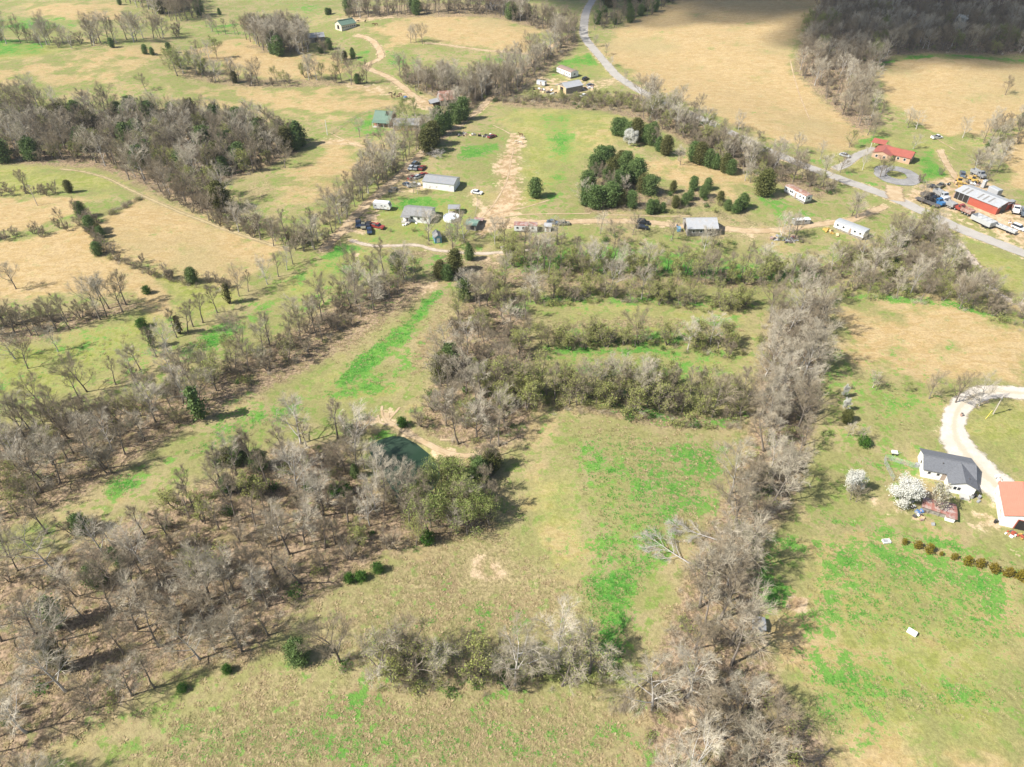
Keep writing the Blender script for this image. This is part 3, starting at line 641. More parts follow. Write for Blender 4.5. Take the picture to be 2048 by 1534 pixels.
def bare_tree(seed, H=12.0, spread=0.40, first=0.28, limbs=9, dense=1.0, up=0.07, stems=1, wild=0.16, leaf=0.0):
    """trunk with leader (MB), crown twigs (V,F), twig tips for leaves"""
    rng = random.Random(seed); T = MB(); V = []; F = []; tips = []
    for s in range(stems):
        a0 = rng.uniform(0, 6.28) + s * 6.28 / max(1, stems)
        base = Vector((math.cos(a0), math.sin(a0), 0)) * (0.25 * (stems > 1)); base.z = -0.35
        lean = Vector((math.cos(a0) * 0.35 * (stems > 1) + rng.gauss(0, 0.06), math.sin(a0) * 0.35 * (stems > 1) + rng.gauss(0, 0.06), 1)).normalized()
        hh = H * rng.uniform(0.8, 1.0) if stems > 1 else H
        tp, td = limb_path(base, lean, hh * 0.86, 9, rng, 0.03, 0.06)
        r0 = 0.017 * hh + 0.03
        rad = [r0 * (1 - 0.88 * (i / 9) ** 0.85) for i in range(10)]; rad[0] *= 1.35
        T.tube(tp, rad, 7)
        nl = max(4, int(limbs / (1 if stems == 1 else stems * 0.6)))
        az = rng.uniform(0, 6.28)
        for i in range(nl):
            t = first + (0.97 - first) * (i / nl) ** 0.9 + rng.uniform(-0.02, 0.02); t = min(0.985, t)
            k = t * 9; j = int(k); p = tp[j].lerp(tp[min(j + 1, 9)], k - j); ax = td[j]
            az += 2.4 + rng.uniform(-0.5, 0.5)
            el = 0.45 + 0.55 * t + rng.uniform(-0.15, 0.2)
            d = Vector((math.cos(az) * math.cos(el), math.sin(az) * math.cos(el), math.sin(el)))
            L = hh * spread * (1.12 - 0.55 * abs(t - 0.42) * 1.6) * rng.uniform(0.75, 1.15) * (0.75 if stems > 1 else 1)
            lp, ld = limb_path(p, d, L, 5, rng, up, wild * 0.7)
            lr = rad[min(j, 9)] * 0.55 + 0.012
            T.tube(lp, [lr * (1 - 0.8 * q / 5) for q in range(6)], 5, False)
            nb = max(3, int(7 * dense * rng.uniform(0.8, 1.2)))
            for b in range(nb):
                t2 = 0.22 + 0.78 * (b + rng.random() * 0.8) / nb; k2 = min(4.99, t2 * 5); j2 = int(k2)
                p2 = lp[j2].lerp(lp[j2 + 1], k2 - j2); d2 = (ld[j2] + perp(ld[j2], rng) * rng.uniform(0.5, 1.0)).normalized()
                L2 = L * rng.uniform(0.32, 0.52) * (1.15 - 0.5 * t2)
                bp, bd = limb_path(p2, d2, L2, 3, rng, up * 1.2, wild)
                for q in range(3): tri_tube(V, F, bp[q], bp[q + 1], 0.034 - 0.008 * q, 0.026 - 0.008 * q)
                nc = max(3, int(6 * dense * rng.uniform(0.8, 1.2)))
                for c in range(nc):
                    t3 = 0.15 + 0.85 * (c + rng.random()) / nc; k3 = min(2.99, t3 * 3); j3 = int(k3)
                    p3 = bp[j3].lerp(bp[j3 + 1], k3 - j3); d3 = (bd[j3] + perp(bd[j3], rng) * rng.uniform(0.4, 1.0)).normalized()
                    L3 = L2 * rng.uniform(0.35, 0.6) * (1.1 - 0.4 * t3)
                    cp, cd = limb_path(p3, d3, L3, 2, rng, up * 1.5, wild * 1.2)
                    for q in range(2): tri_tube(V, F, cp[q], cp[q + 1], 0.019 - 0.004 * q, 0.014 - 0.004 * q)
                    tips.append(cp[2])
                    for e in range(max(2, int(4 * dense))):
                        t4 = 0.2 + 0.8 * rng.random(); k4 = min(1.99, t4 * 2); j4 = int(k4)
                        p4 = cp[j4].lerp(cp[j4 + 1], k4 - j4); d4 = (cd[j4] + perp(cd[j4], rng) * rng.uniform(0.3, 0.9)).normalized()
                        q4 = p4 + d4 * (0.35 + L3 * rng.uniform(0.4, 0.9)); tri_tube(V, F, p4, q4, 0.012, 0.005); tips.append(q4)
    return T, V, F, tips
def leaf_quads(pts, size, rng, V, F, jit=0.1, flat=0.3):
    for p in pts:
        n = Vector((rng.gauss(0, 1), rng.gauss(0, 1), rng.gauss(flat, 1))).normalized(); a = perp(n, rng); b = n.cross(a); s = size * rng.uniform(0.6, 1.35)
        c = p + Vector((rng.gauss(0, jit), rng.gauss(0, jit), rng.gauss(0, jit))); k = len(V)
        for (x, y) in ((-1, -0.6), (0.7, -1), (1, 0.6), (-0.6, 1)):
            w = c + a * (x * s * 0.5) + b * (y * s * 0.5); V.append((w.x, w.y, w.z))
        F.append((k, k + 1, k + 2, k + 3))
def mesh_of(name, parts, mats):
    """parts: list of (V,F,material index) -> one mesh"""
    V = []; F = []; MI = []
    for (v, f, mi) in parts:
        k = len(V); V += v; F += [tuple(i + k for i in q) for q in f]; MI += [mi] * len(f)
    me = bpy.data.meshes.new(name); me.from_pydata(V, [], F)
    for m_ in mats: me.materials.append(MATS[m_])
    me.polygons.foreach_set('material_index', MI); me.update(); return me
TREES = {}   # kind -> list of dict(trunk mesh, crown mesh, whole mesh, H)
def reg(kind, H, T, crown_parts, crown_mats, bark):
    tm = mesh_of('trunk', [(T.v, T.f, 0)], [bark]); tm.polygons.foreach_set('use_smooth', [True] * len(tm.polygons))
    cm = mesh_of('crown', crown_parts, crown_mats)
    wm_ = mesh_of('whole_' + kind, [(T.v, T.f, 0)] + [(v, f, mi + 1) for (v, f, mi) in crown_parts], [bark] + crown_mats)
    TREES.setdefault(kind, []).append(dict(trunk=tm, crown=cm, whole=wm_, H=H, pale=bark == 'bark_pale'))
for i in range(6):      # broad field and hedgerow trees
    T, V, F, tp = bare_tree(100 + i, 12, 0.42 + 0.03 * (i % 3), 0.20 + 0.03 * (i % 4), 10, 1.12, 0.06 + 0.02 * (i % 3), 1, 0.15)
    reg('bare', 12, T, [(V, F, 0)], ['twig_grey' if i % 3 != 2 else 'twig_brown'], 'bark_pale' if i % 3 == 0 else 'bark')
for i in range(4):      # slim woodland trees, high crown
    T, V, F, tp = bare_tree(200 + i, 13, 0.27, 0.42, 8, 1.0, 0.10, 1, 0.14)
    reg('slim', 13, T, [(V, F, 0)], ['twig_brown'], 'bark')
for i in range(3):      # many-stemmed thicket trees
    T, V, F, tp = bare_tree(300 + i, 7, 0.42, 0.18, 12, 0.9, 0.07, 4, 0.2)
    reg('thicket', 7, T, [(V, F, 0)], ['twig_brown'], 'bark')
for i in range(4):      # trees breaking bud, pale olive
    T, V, F, tp = bare_tree(400 + i, 9, 0.44, 0.2, 9, 0.95, 0.08, 1 + 2 * (i % 2), 0.17); rng = random.Random(i)
    LV = []; LF = []; leaf_quads([p for p in tp if rng.random() < 0.9], 0.18, rng, LV, LF, 0.18)
    reg('bud', 9, T, [(V, F, 0), (LV, LF, 1)], ['twig_brown', 'leaf_bud'], 'bark')
for i in range(3):      # twiggy trees with a first flush only
    T, V, F, tp = bare_tree(450 + i, 9, 0.44, 0.14, 10, 1.05, 0.09, 1 + 2 * (i % 2), 0.17); rng = random.Random(40 + i)
    LV = []; LF = []; leaf_quads([p for p in tp if rng.random() < 0.4], 0.12, rng, LV, LF, 0.12)
    reg('flush', 9, T, [(V, F, 0), (LV, LF, 1)], ['twig_brown' if i else 'twig_grey', 'leaf_bud'], 'bark')
for i in range(3):      # fresh spring leaf
    T, V, F, tp = bare_tree(500 + i, 10, 0.44, 0.2, 9, 0.8, 0.06, 1, 0.17); rng = random.Random(50 + i)
    LV = []; LF = []
    for q in range(3): leaf_quads([p for p in tp if rng.random() < 0.8], 0.19, rng, LV, LF, 0.3)
    reg('spring', 10, T, [(V, F, 0), (LV, LF, 1)], ['twig_brown', 'leaf_spring'], 'bark')
for i in range(2):      # white blossom
    T, V, F, tp = bare_tree(600 + i, 8, 0.40, 0.14, 12, 0.95, 0.10, 1, 0.14); rng = random.Random(60 + i)
    LV = []; LF = []
    for q in range(8): leaf_quads([p for p in tp if rng.random() < 0.95], 0.15, rng, LV, LF, 0.26)
    reg('blossom', 8, T, [(V, F, 0), (LV, LF, 1)], ['twig_brown', 'blossom'], 'bark')
T, V, F, tp = bare_tree(610, 8, 0.34, 0.2, 10, 0.85, 0.14, 1, 0.14); rng = random.Random(66); LV = []; LF = []
leaf_quads([p for p in tp if rng.random() < 0.8], 0.22, rng, LV, LF, 0.15)
reg('dullblossom', 8, T, [(V, F, 0), (LV, LF, 1)], ['twig_brown', 'blossom_dull'], 'bark')
def conifer(seed, H, R, prof, n, size, holes=0.25):
    """evergreen crown: leaf sprays on whorled boughs around a stem"""
    rng = random.Random(seed); T = MB(); T.tube([(0, 0, -0.3), (0.03, 0, H * 0.5), (0, 0.02, H * 0.95)], [0.035 * H * 0.5 + 0.03, 0.02 * H * 0.5 + 0.02, 0.01], 6)
    LV = []; LF = []; SV = []; SF = []
    nb = int(n / 26)
    for b in range(nb):
        t = (b + rng.random()) / nb; z0 = H * (0.04 + 0.94 * t); r = R * prof(t) * rng.uniform(0.62, 1.25)
        a = b * 2.399 + rng.uniform(-0.3, 0.3); up = rng.uniform(0.1, 0.55) + 0.5 * t
        d = Vector((math.cos(a), math.sin(a), up)).normalized(); p0 = Vector((0, 0, z0 - 0.15 * r)); p1 = p0 + d * r
        tri_tube(SV, SF, p0, p0 + d * r * 0.8, 0.03, 0.008)
        pts = []
        for k in range(26):
            s = rng.uniform(0.30, 1.03); w = 0.30 * r * (1.15 - s) + 0.12 * H * 0.2
            pts.append(p0 + d * (r * s) + Vector((rng.gauss(0, w), rng.gauss(0, w), rng.gauss(0, w * 0.7))))
        leaf_quads(pts, size, rng, LV, LF, 0.05, 0.5)
    top = [Vector((rng.gauss(0, 0.1), rng.gauss(0, 0.1), H * rng.uniform(0.88, 1.04))) for _ in range(24)]
    leaf_quads(top, size * 0.8, rng, LV, LF, 0.05)
    return T, SV, SF, LV, LF
cone = lambda t: (0.55 + 1.2 * t if t < 0.25 else 0.85 * (1 - (t - 0.25) / 0.75) ** 0.75 + 0.1)
egg = lambda t: math.sin(math.pi * min(1, 0.12 + 0.84 * t)) ** 0.6
globe = lambda t: math.sqrt(max(0.02, 1 - (2 * t - 0.85) ** 2 / 1.4))
pine = lambda t: (0.0 if t < 0.12 else 0.6 + 0.4 * math.sin(t * 17)) * (1.15 - t) ** 0.5 + 0.05
for i, (pr, R, mt) in enumerate(((cone, 2.6, 'leaf_cedar'), (egg, 2.7, 'leaf_cedar'), (egg, 2.4, 'leaf_cedar'), (egg, 2.5, 'leaf_cedar_olive'), (globe, 2.8, 'leaf_cedar'))):
    T, SV, SF, LV, LF = conifer(700 + i, 7, R, pr, 6200, 0.25)
    reg('cedar', 7, T, [(SV, SF, 0), (LV, LF, 1)], ['twig_brown', mt], 'bark')
for i in range(2):
    T, SV, SF, LV, LF = conifer(750 + i, 10, 2.6, pine, 2000, 0.40)
    reg('pine', 10, T, [(SV, SF, 0), (LV, LF, 1)], ['twig_brown', 'leaf_cedar' if i else 'leaf_cedar_olive'], 'bark')
for i in range(3):
    T, SV, SF, LV, LF = conifer(770 + i, 1.6, 0.68, egg, 1000, 0.11)
    reg('gold', 1.6, T, [(SV, SF, 0), (LV, LF, 1)], ['twig_brown', 'leaf_gold'], 'bark')
for i in range(3):
    T, SV, SF, LV, LF = conifer(780 + i, 2.2, 1.4, globe, 2600, 0.14)
    reg('bush', 2.2, T, [(SV, SF, 0), (LV, LF, 1)], ['twig_brown', 'leaf_evergreen_shrub'], 'bark')

# ------------------------------------------------------------------ where trees stand
PLANTS = []   # dict(kind,x,y,h,zone)
KEEP = []     # (x, y, r) kept clear
def clear_of(x, y, m=0.0):
    for (a, b, r) in KEEP:
        if (x - a) ** 2 + (y - b) ** 2 < (r + m) ** 2: return False
    return True
def plant(kind, x, y, h, zone, sx=1.0): PLANTS.append(dict(kind=kind, x=x, y=y, h=h, zone=zone, sx=sx))
def put(kind, px, h, zone, sx=1.0):
    for (u, v) in px:
        x, y = xy(u, v); plant(kind, x, y, h * (RNG.uniform(0.72, 1.15) if kind == 'cedar' and len(px) > 1 else RNG.uniform(0.88, 1.12)), zone, sx)
ROADLINES = [(k, p[::2], w) for k, (p, w) in PATHS.items()]
def road_gap(x, y):
    for k, p, w in ROADLINES:
        if k in ('creek_bed', 'creek_gravel'): continue
        for (a, b) in zip(p[:-1:3], p[3::3]):
            if abs(a[0] - x) > 20 or abs(a[1] - y) > 20: continue
            if float(seg_dist(np.array(x), np.array(y), *a, *b)) < w * 0.5 + 0.8: return False
    return True
def zone(px, spacing, mix, hr, zname, edge=0.0):
    """fill a polygon with jittered plants; mix = {kind: weight}"""
    P = wpoly(px); xs = [p[0] for p in P]; ys = [p[1] for p in P]; c = []
    y = min(ys); row = 0
    while y < max(ys):
        x = min(xs) + (row % 2) * spacing * 0.5
        while x < max(xs):
            c.append((x + RNG.uniform(-0.42, 0.42) * spacing, y + RNG.uniform(-0.42, 0.42) * spacing)); x += spacing
        y += spacing * 0.866; row += 1
    if not c: return
    A = np.array(c); ok = poly_sd(A[:, 0], A[:, 1], P) < edge
    kinds = list(mix); ws = [mix[k] for k in kinds]
    for (x, y) in A[ok]:
        if not road_gap(x, y) or not clear_of(x, y, 1.0): continue
        if float(poly_sd(np.array(x), np.array(y), POND)) < 1.5: continue
        k = RNG.choices(kinds, ws)[0]
        plant(k, x, y, RNG.uniform(*hr) * {'thicket': 0.55, 'bud': 0.78, 'flush': 0.78, 'cedar': 0.7, 'bush': 0.2, 'spring': 0.85}.get(k, 1.0), zname)
def row(px, spacing, mix, hr, zname, jit=1.2):
    P = smooth_line([xy(*p) for p in px], spacing); kinds = list(mix); ws = [mix[k] for k in kinds]
    for (x, y) in P:
        x += RNG.gauss(0, jit); y += RNG.gauss(0, jit)
        if not clear_of(x, y, 1.0): continue
        k = RNG.choices(kinds, ws)[0]
        plant(k, x, y, RNG.uniform(*hr) * {'thicket': 0.55, 'bud': 0.78, 'flush': 0.78, 'cedar': 0.7, 'bush': 0.2, 'spring': 0.85}.get(k, 1.0), zname)
# keep yards, buildings and parked vehicles clear
for (u, v, r) in [(1890, 965, 11), (2030, 1030, 10), (1875, 1030, 7), (1700, 462, 12), (1592, 394, 11), (1604, 448, 4), (1405, 460, 9), (1055, 462, 10), (880, 370, 11), (835, 435, 9), (764, 414, 5), (903, 432, 6), (943, 455, 5),
                  (876, 480, 4), (765, 240, 8), (815, 250, 9), (890, 205, 8), (693, 55, 12), (1135, 148, 10), (1145, 178, 9), (1795, 312, 12), (1757, 288, 6), (1950, 405, 16), (1860, 400, 12), (1970, 445, 12), (2005, 460, 12), (1920, 365, 10),
                  (720, 450, 6), (740, 456, 6), (835, 335, 7), (1794, 350, 10), (998, 15, 10), (1040, 278, 6), (797, 192, 7), (735, 46, 8), (1520, 1262, 2.2), (955, 386, 4), (826, 372, 5), (1285, 451, 5), (1800, 985, 4), (1705, 985, 4), (635, 80, 8), (950, 270, 14)]:
    x, y = xy(u, v); KEEP.append((x, y, r))
# -- woods and rows, named by what they border
zone([(1540, 625), (1650, 595), (1640, 700), (1628, 800), (1610, 900), (1565, 1000), (1515, 1060), (1480, 1180), (1470, 1290), (1500, 1385), (1570, 1480), (1560, 1600), (1310, 1600), (1300, 1430), (1325, 1310), (1370, 1210), (1400, 1115), (1450, 1010), (1505, 900), (1520, 800)], 4.9, {'bare': 9, 'slim': 2, 'thicket': 3, 'bud': .3}, (9, 16), 'divide')
zone([(905, 640), (930, 600), (1010, 565), (1060, 640), (1050, 700), (1045, 780), (1050, 840), (1005, 880), (985, 960), (935, 985), (915, 930), (870, 860), (830, 850), (850, 780), (890, 720)], 6.2, {'bare': 6, 'slim': 3, 'thicket': 2, 'bud': 3, 'spring': .8}, (9.5, 13.5), 'creekline')
zone([(440, 960), (560, 890), (680, 870), (725, 905), (740, 960), (790, 1015), (880, 1020), (985, 985), (1000, 1050), (870, 1085), (760, 1110), (690, 1150), (570, 1230), (530, 1300), (400, 1320), (300, 1210), (210, 1100), (330, 1010)], 5.3, {'bare': 5, 'slim': 5, 'thicket': 3, 'bud': 1.2}, (8.0, 14.0), 'pondwood')
zone([(870, 985), (980, 1000), (1000, 1050), (900, 1080), (840, 1060), (830, 1030)], 5.0, {'spring': 3, 'bud': 1}, (10, 13.5), 'pondspring')
zone([(-60, 880), (130, 830), (300, 775), (430, 715), (540, 690), (640, 610), (770, 545), (840, 560), (700, 660), (600, 725), (430, 795), (330, 865), (200, 965), (80, 1015), (-60, 1075)], 5.2, {'bare': 5, 'slim': 5, 'thicket': 4, 'bud': 1.6, 'flush': 1}, (8.5, 14.0), 'leftbelt')
zone([(-60, 1060), (150, 1060), (300, 1130), (350, 1230), (450, 1330), (330, 1400), (150, 1500), (120, 1600), (-60, 1600)], 7.2, {'bare': 6, 'slim': 3, 'thicket': 2}, (9, 14), 'openwood')
zone([(660, 1295), (800, 1318), (1000, 1335), (1230, 1325), (1240, 1365), (1000, 1388), (780, 1370), (680, 1335)], 3.7, {'flush': 8, 'bud': 1.2, 'thicket': 3, 'bare': 1.5}, (11, 16), 'nearhedge')
zone([(965, 775), (1080, 786), (1200, 778), (1350, 782), (1490, 790), (1480, 848), (1330, 842), (1220, 822), (1120, 812), (980, 832)], 3.6, {'bud': 8, 'flush': 2, 'bare': 3, 'thicket': 2, 'slim': 2}, (10, 15.5), 'terrace_d')
zone([(1080, 682), (1200, 672), (1330, 680), (1480, 692), (1490, 720), (1420, 705), (1280, 695), (1160, 702), (1090, 710)], 3.7, {'bud': 7, 'flush': 2, 'thicket': 2, 'bare': 1.5}, (9.5, 12.5), 'terrace_c')
zone([(1040, 595), (1200, 582), (1350, 592), (1500, 605), (1500, 628), (1350, 615), (1200, 602), (1060, 612)], 3.7, {'bud': 7, 'thicket': 3, 'bare': 2}, (9, 12), 'terrace_b')
zone([(1000, 500), (1140, 515), (1300, 535), (1480, 545), (1640, 545), (1650, 575), (1500, 578), (1300, 562), (1130, 562), (1000, 540)], 4.4, {'bud': 6, 'bare': 3, 'slim': 3, 'thicket': 2}, (9, 13), 'terrace_a')
zone([(1640, 545), (1700, 500), (1800, 480), (1850, 450), (1890, 480), (1930, 530), (1990, 600), (2060, 620), (2060, 665), (1900, 612), (1690, 592)], 4.8, {'thicket': 6, 'bare': 4, 'bud': 3}, (8.5, 12.5), 'creekbelt')
zone([(1000, 198), (1110, 196), (1250, 192), (1280, 200), (1280, 226), (1100, 208), (1000, 206)], 4.0, {'thicket': 6, 'bud': 3}, (5.5, 8.0), 'roadhedge')
zone([(1280, 195), (1300, 200), (1400, 250), (1500, 305), (1600, 352), (1670, 385), (1640, 398), (1560, 370), (1450, 330), (1330, 262), (1280, 232)], 4.7, {'thicket': 6, 'bud': 3.5, 'bare': 4}, (9.5, 13.5), 'roadhedge')
zone([(1250, 165), (1400, 222), (1500, 262), (1560, 300), (1520, 290), (1400, 240), (1250, 178)], 7, {'thicket': 5, 'bare': 3}, (7.5, 10), 'roadhedge')
zone([(940, 195), (1000, 155), (1080, 100), (1140, 62), (1150, 80), (1090, 128), (1030, 185), (960, 220), (940, 212)], 4.4, {'bare': 6, 'slim': 4, 'thicket': 3}, (11, 15.5), 'lanerow')
zone([(790, 150), (850, 160), (950, 172), (1000, 178), (960, 212), (900, 202), (840, 186), (800, 168)], 4.4, {'bare': 5, 'thicket': 5, 'slim': 3}, (10.5, 13.5), 'barnthicket')
zone([(690, 25), (850, 22), (1000, 18), (1090, 46), (1150, 62), (1130, 74), (990, 32), (850, 30), (700, 38)], 5.0, {'slim': 6, 'bare': 4, 'cedar': 0.7, 'thicket': 3}, (11, 15), 'tophedge')
zone([(-60, 205), (60, 206), (110, 235), (200, 222), (260, 237), (340, 247), (470, 257), (560, 272), (600, 292), (590, 300), (515, 347), (465, 352), (430, 362), (462, 412), (430, 424), (325, 390), (225, 345), (190, 328), (-60, 322)], 5.2, {'slim': 7, 'bare': 6, 'thicket': 4, 'bud': 3, 'cedar': 1.0}, (9.5, 16.5), 'westwood')
zone([(330, 383), (470, 432), (560, 470), (640, 492), (600, 510), (540, 490), (430, 450), (330, 398)], 4.0, {'thicket': 6, 'slim': 3, 'bare': 3}, (9, 13), 'westwood')
zone([(815, 295), (800, 335), (760, 382), (705, 448), (650, 498), (600, 508), (630, 455), (690, 395), (735, 335), (790, 292)], 5.2, {'bare': 5, 'slim': 4, 'thicket': 4}, (9.5, 13.5), 'lanetrees')
zone([(490, 78), (560, 72), (625, 82), (615, 108), (530, 108)], 4.6, {'bare': 6, 'slim': 4}, (13, 17), 'knolltrees')
zone([(235, 0), (380, -8), (405, 38), (350, 46), (290, 22)], 5.2, {'slim': 7, 'bare': 4, 'cedar': .6}, (12, 16), 'northgrove')
row([(-40, 84), (60, 87), (130, 90), (200, 86), (270, 80), (345, 70)], 2.6, {'bare': 6, 'slim': 3, 'thicket': 3}, (11, 17), 'northrow', 3.5)
row([(345, 130), (400, 148), (460, 164), (520, 170), (600, 166), (720, 165)], 3.2, {'bare': 5, 'thicket': 4, 'bud': 2, 'cedar': 0.5}, (10, 14), 'middlerow', 3.0)
row([(410, 55), (440, 66), (480, 70)], 5, {'slim': 3, 'bare': 1}, (9, 11), 'northrow', 1.5)
row([(700, 118), (690, 130), (640, 90), (660, 100)], 5, {'cedar': 2, 'thicket': 3, 'bare': 2}, (7, 9), 'northrow', 2.5)
row([(600, 528), (554, 556), (499, 587), (460, 606), (410, 640), (373, 667), (337, 697), (255, 753), (188, 790), (128, 826), (67, 862), (0, 900)], 4.2, {'slim': 7, 'bare': 4}, (8.5, 12), 'fencerow', 1.2)
zone([(-60, 640), (60, 638), (170, 632), (265, 602), (262, 620), (150, 660), (40, 682), (-60, 690)], 4.6, {'slim': 5, 'bare': 5, 'thicket': 3}, (11, 15), 'haygrove')
row([(215, 510), (260, 528), (310, 545), (360, 560), (420, 575), (450, 582)], 2.4, {'thicket': 1}, (6, 9.5), 'ditchhedge', 1.6)
row([(-20, 482), (70, 470), (140, 455), (170, 440)], 2.2, {'thicket': 8, 'cedar': .4, 'slim': 2}, (6, 10), 'fieldhedge', 1.3)
row([(-20, 388), (40, 389), (105, 387)], 2.4, {'thicket': 5, 'slim': 2}, (7, 11), 'fieldhedge', 1.3)
row([(180, 440), (187, 460), (192, 475), (200, 500)], 2.4, {'thicket': 5, 'cedar': .5}, (8, 12), 'fieldhedge', 1.6)
zone([(1640, 15), (1720, -90), (2250, -90), (2250, 108), (1900, 104), (1790, 110), (1755, 140), (1730, 205), (1765, 245), (1725, 262), (1650, 203), (1590, 140), (1600, 80)], 6.2, {'bare': 6, 'slim': 6, 'thicket': 3, 'spring': 0.3, 'bud': 0.5}, (10, 14), 'hillwood')
zone([(1990, 250), (2060, 205), (2080, 250), (2000, 330), (1985, 380), (2010, 405), (1970, 385), (1940, 345), (1960, 290)], 6.0, {'bare': 5, 'thicket': 5}, (8, 11), 'shopwood')
zone([(1180, 55), (1200, 32), (1300, 8), (1380, -20), (1450, -60), (1340, 18), (1260, 50), (1195, 64)], 6, {'slim': 5, 'thicket': 4, 'cedar': 1.5}, (9, 12), 'dalewood')
zone([(1180, 0), (1300, -50), (1400, -60), (1300, 0), (1200, 20)], 8, {'cedar': 3, 'slim': 3}, (9, 12), 'dalewood')
row([(1000, 160), (940, 205), (890, 245), (838, 292), (785, 345), (725, 398), (670, 455), (625, 498)], 3.0, {'bare': 5, 'slim': 4, 'thicket': 4}, (8, 12.5), 'lanetrees', 1.3)
# single trees
put('bare', [(752, 968), (772, 992), (795, 1015), (835, 1022), (712, 930)], 11.5, 'pondwood'); put('spring', [(868, 1000), (885, 975)], 8.0, 'pondspring'); put('thicket', [(755, 975), (785, 1000), (812, 1015), (850, 1015)], 5.0, 'pondwood')
put('bare', [(116, 703), (56, 737), (30, 718), (82, 811), (32, 578)], 9.5, 'haysingle')
put('bare', [(292, 181)], 8, 'dometree'); put('bare', [(570, 336)], 10, 'woodedge')
put('bare', [(845, 88), (822, 86), (832, 84)], 11, 'hilltrio')
put('bare', [(1858, 797), (1911, 805), (1958, 812)], 9.0, 'drivetrees')
put('bare', [(1695, 872), (1720, 882), (1745, 775), (1752, 780)], 5.0, 'pasturetrees')
put('bare', [(1700, 1000), (1712, 1004)], 4.5, 'pasturetrees')
put('thicket', [(1700, 778)], 2.0, 'pasturetrees')
put('bare', [(1593, 308), (1640, 318), (1680, 345), (1725, 340), (1760, 355)], 8, 'brickyard'); put('bud', [(1698, 295), (1770, 352)], 8, 'brickyard'); put('bare', [(1826, 298)], 6.5, 'brickyard')
put('bare', [(1735, 270), (1745, 275), (1815, 255), (1832, 258), (1925, 275), (2010, 190)], 9, 'brickyard'); put('thicket', [(1838, 365), (1880, 350)], 4.5, 'brickyard')
put('bare', [(1842, 408)], 8.5, 'shoptree')
put('bare', [(1703, 432), (1712, 436), (1560, 478), (1575, 480), (1590, 476), (1790, 470), (1815, 480)], 9.5, 'yardtrees')
put('bare', [(1345, 478), (1408, 505), (1425, 505), (1230, 488), (1265, 470), (1200, 468), (1010, 482), (1090, 500), (1115, 490), (1060, 490)], 9, 'yardtrees')
put('bare', [(858, 482)], 11, 'houseoak'); put('bare', [(905, 498), (930, 485), (915, 470), (990, 488)], 10, 'yardtrees'); put('bare', [(835, 388), (828, 387), (782, 400)], 6.5, 'yardtrees')
put('bare', [(788, 262), (815, 270), (835, 275), (770, 300), (720, 275), (745, 315)], 9.5, 'greenyard'); put('spring', [(800, 245), (830, 235), (815, 232), (808, 282)], 8.5, 'greenyard')
put('spring', [(355, 152)], 13.5, 'bigspring', 1.25); put('spring', [(435, 118)], 11, 'bigspring'); put('bare', [(400, 118), (420, 122)], 11, 'middlerow')
put('bare', [(1255, 45), (1212, 110), (1192, 94)], 7, 'roadsidetree'); put('bare', [(1222, 133), (1250, 165)], 5.5, 'roadsidetree')
put('spring', [(1660, 65), (1745, 130), (1885, 60)], 11, 'hillspring')
put('blossom', [(1915, 66)], 11, 'hillblossom')
put('blossom', [(1702, 982)], 7.2, 'pear_a', 0.9); put('blossom', [(1797, 1004)], 6.4, 'pear_b', 1.25); put('dullblossom', [(1868, 1022)], 8.6, 'pear_c', 0.95)
put('blossom', [(1685, 795)], 4.2, 'pear_small', 0.6); put('blossom', [(1690, 822)], 4.6, 'pear_small', 0.6); put('spring', [(1813, 782)], 3.0, 'leafshrub', 0.9)
put('blossom', [(1253, 286), (1266, 293)], 6.5, 'pear_hill', 0.85)
# evergreens
put('cedar', [(1175, 385), (1190, 350), (1205, 340), (1215, 330), (1240, 335), (1250, 345), (1262, 352), (1272, 365), (1250, 375), (1235, 382), (1285, 385), (1300, 388), (1220, 412), (1190, 415), (1205, 405), (1242, 412), (1170, 410), (1262, 415), (1225, 360)], 8.5, 'hillcedar')
zone([(1175, 420), (1260, 420), (1270, 385), (1235, 350), (1190, 360), (1165, 400)], 5.0, {'thicket': 5, 'bare': 2, 'cedar': 2}, (7, 10), 'hillcedar')
put('cedar', [(1310, 425), (1325, 425), (1345, 385), (1350, 415), (1368, 412), (1385, 380), (1405, 395), (1378, 400), (1415, 380), (1440, 405), (1470, 425), (1455, 420), (1485, 418), (1300, 428)], 5.2, 'smallcedar')
put('cedar', [(1232, 270), (1245, 272), (1258, 280), (1290, 285), (1302, 290), (1330, 310), (1318, 302), (1272, 282)], 8.5, 'ridgecedar'); put('bare', [(1312, 298), (1360, 330)], 8, 'ridgebare')
put('cedar', [(1385, 322), (1400, 328), (1415, 333), (1430, 338), (1448, 345), (1460, 348), (1393, 326)], 8.0, 'cedarrow'); put('bare', [(1490, 362), (1500, 365)], 8.5, 'ridgebare')
put('cedar', [(1526, 391)], 10.5, 'bigcedar', 1.1); put('cedar', [(1071, 395)], 7.2, 'roundcedar', 1.15)
put('cedar', [(858, 305), (868, 292), (880, 270), (897, 258), (855, 285), (875, 258), (915, 248), (905, 240), (925, 240)], 9.5, 'lanecedar')
put('cedar', [(265, 232), (270, 240), (310, 250), (390, 245), (350, 248), (435, 258), (480, 262), (520, 275), (575, 292), (590, 300), (600, 292), (585, 285), (440, 330), (430, 345), (300, 325), (560, 275), (415, 255), (450, 350), (450, 420)], 10, 'woodcedar')
put('cedar', [(290, 108), (305, 110), (340, 105), (225, 95), (470, 165), (405, 145), (655, 30), (660, 28), (695, 30), (140, 385), (165, 435), (198, 468), (205, 475), (197, 510), (385, 565), (690, 120), (820, 165), (715, 168), (240, 10), (440, 30)], 5.2, 'fieldcedar')
put('cedar', [(545, 108), (560, 112), (552, 104)], 10, 'knollcedar')
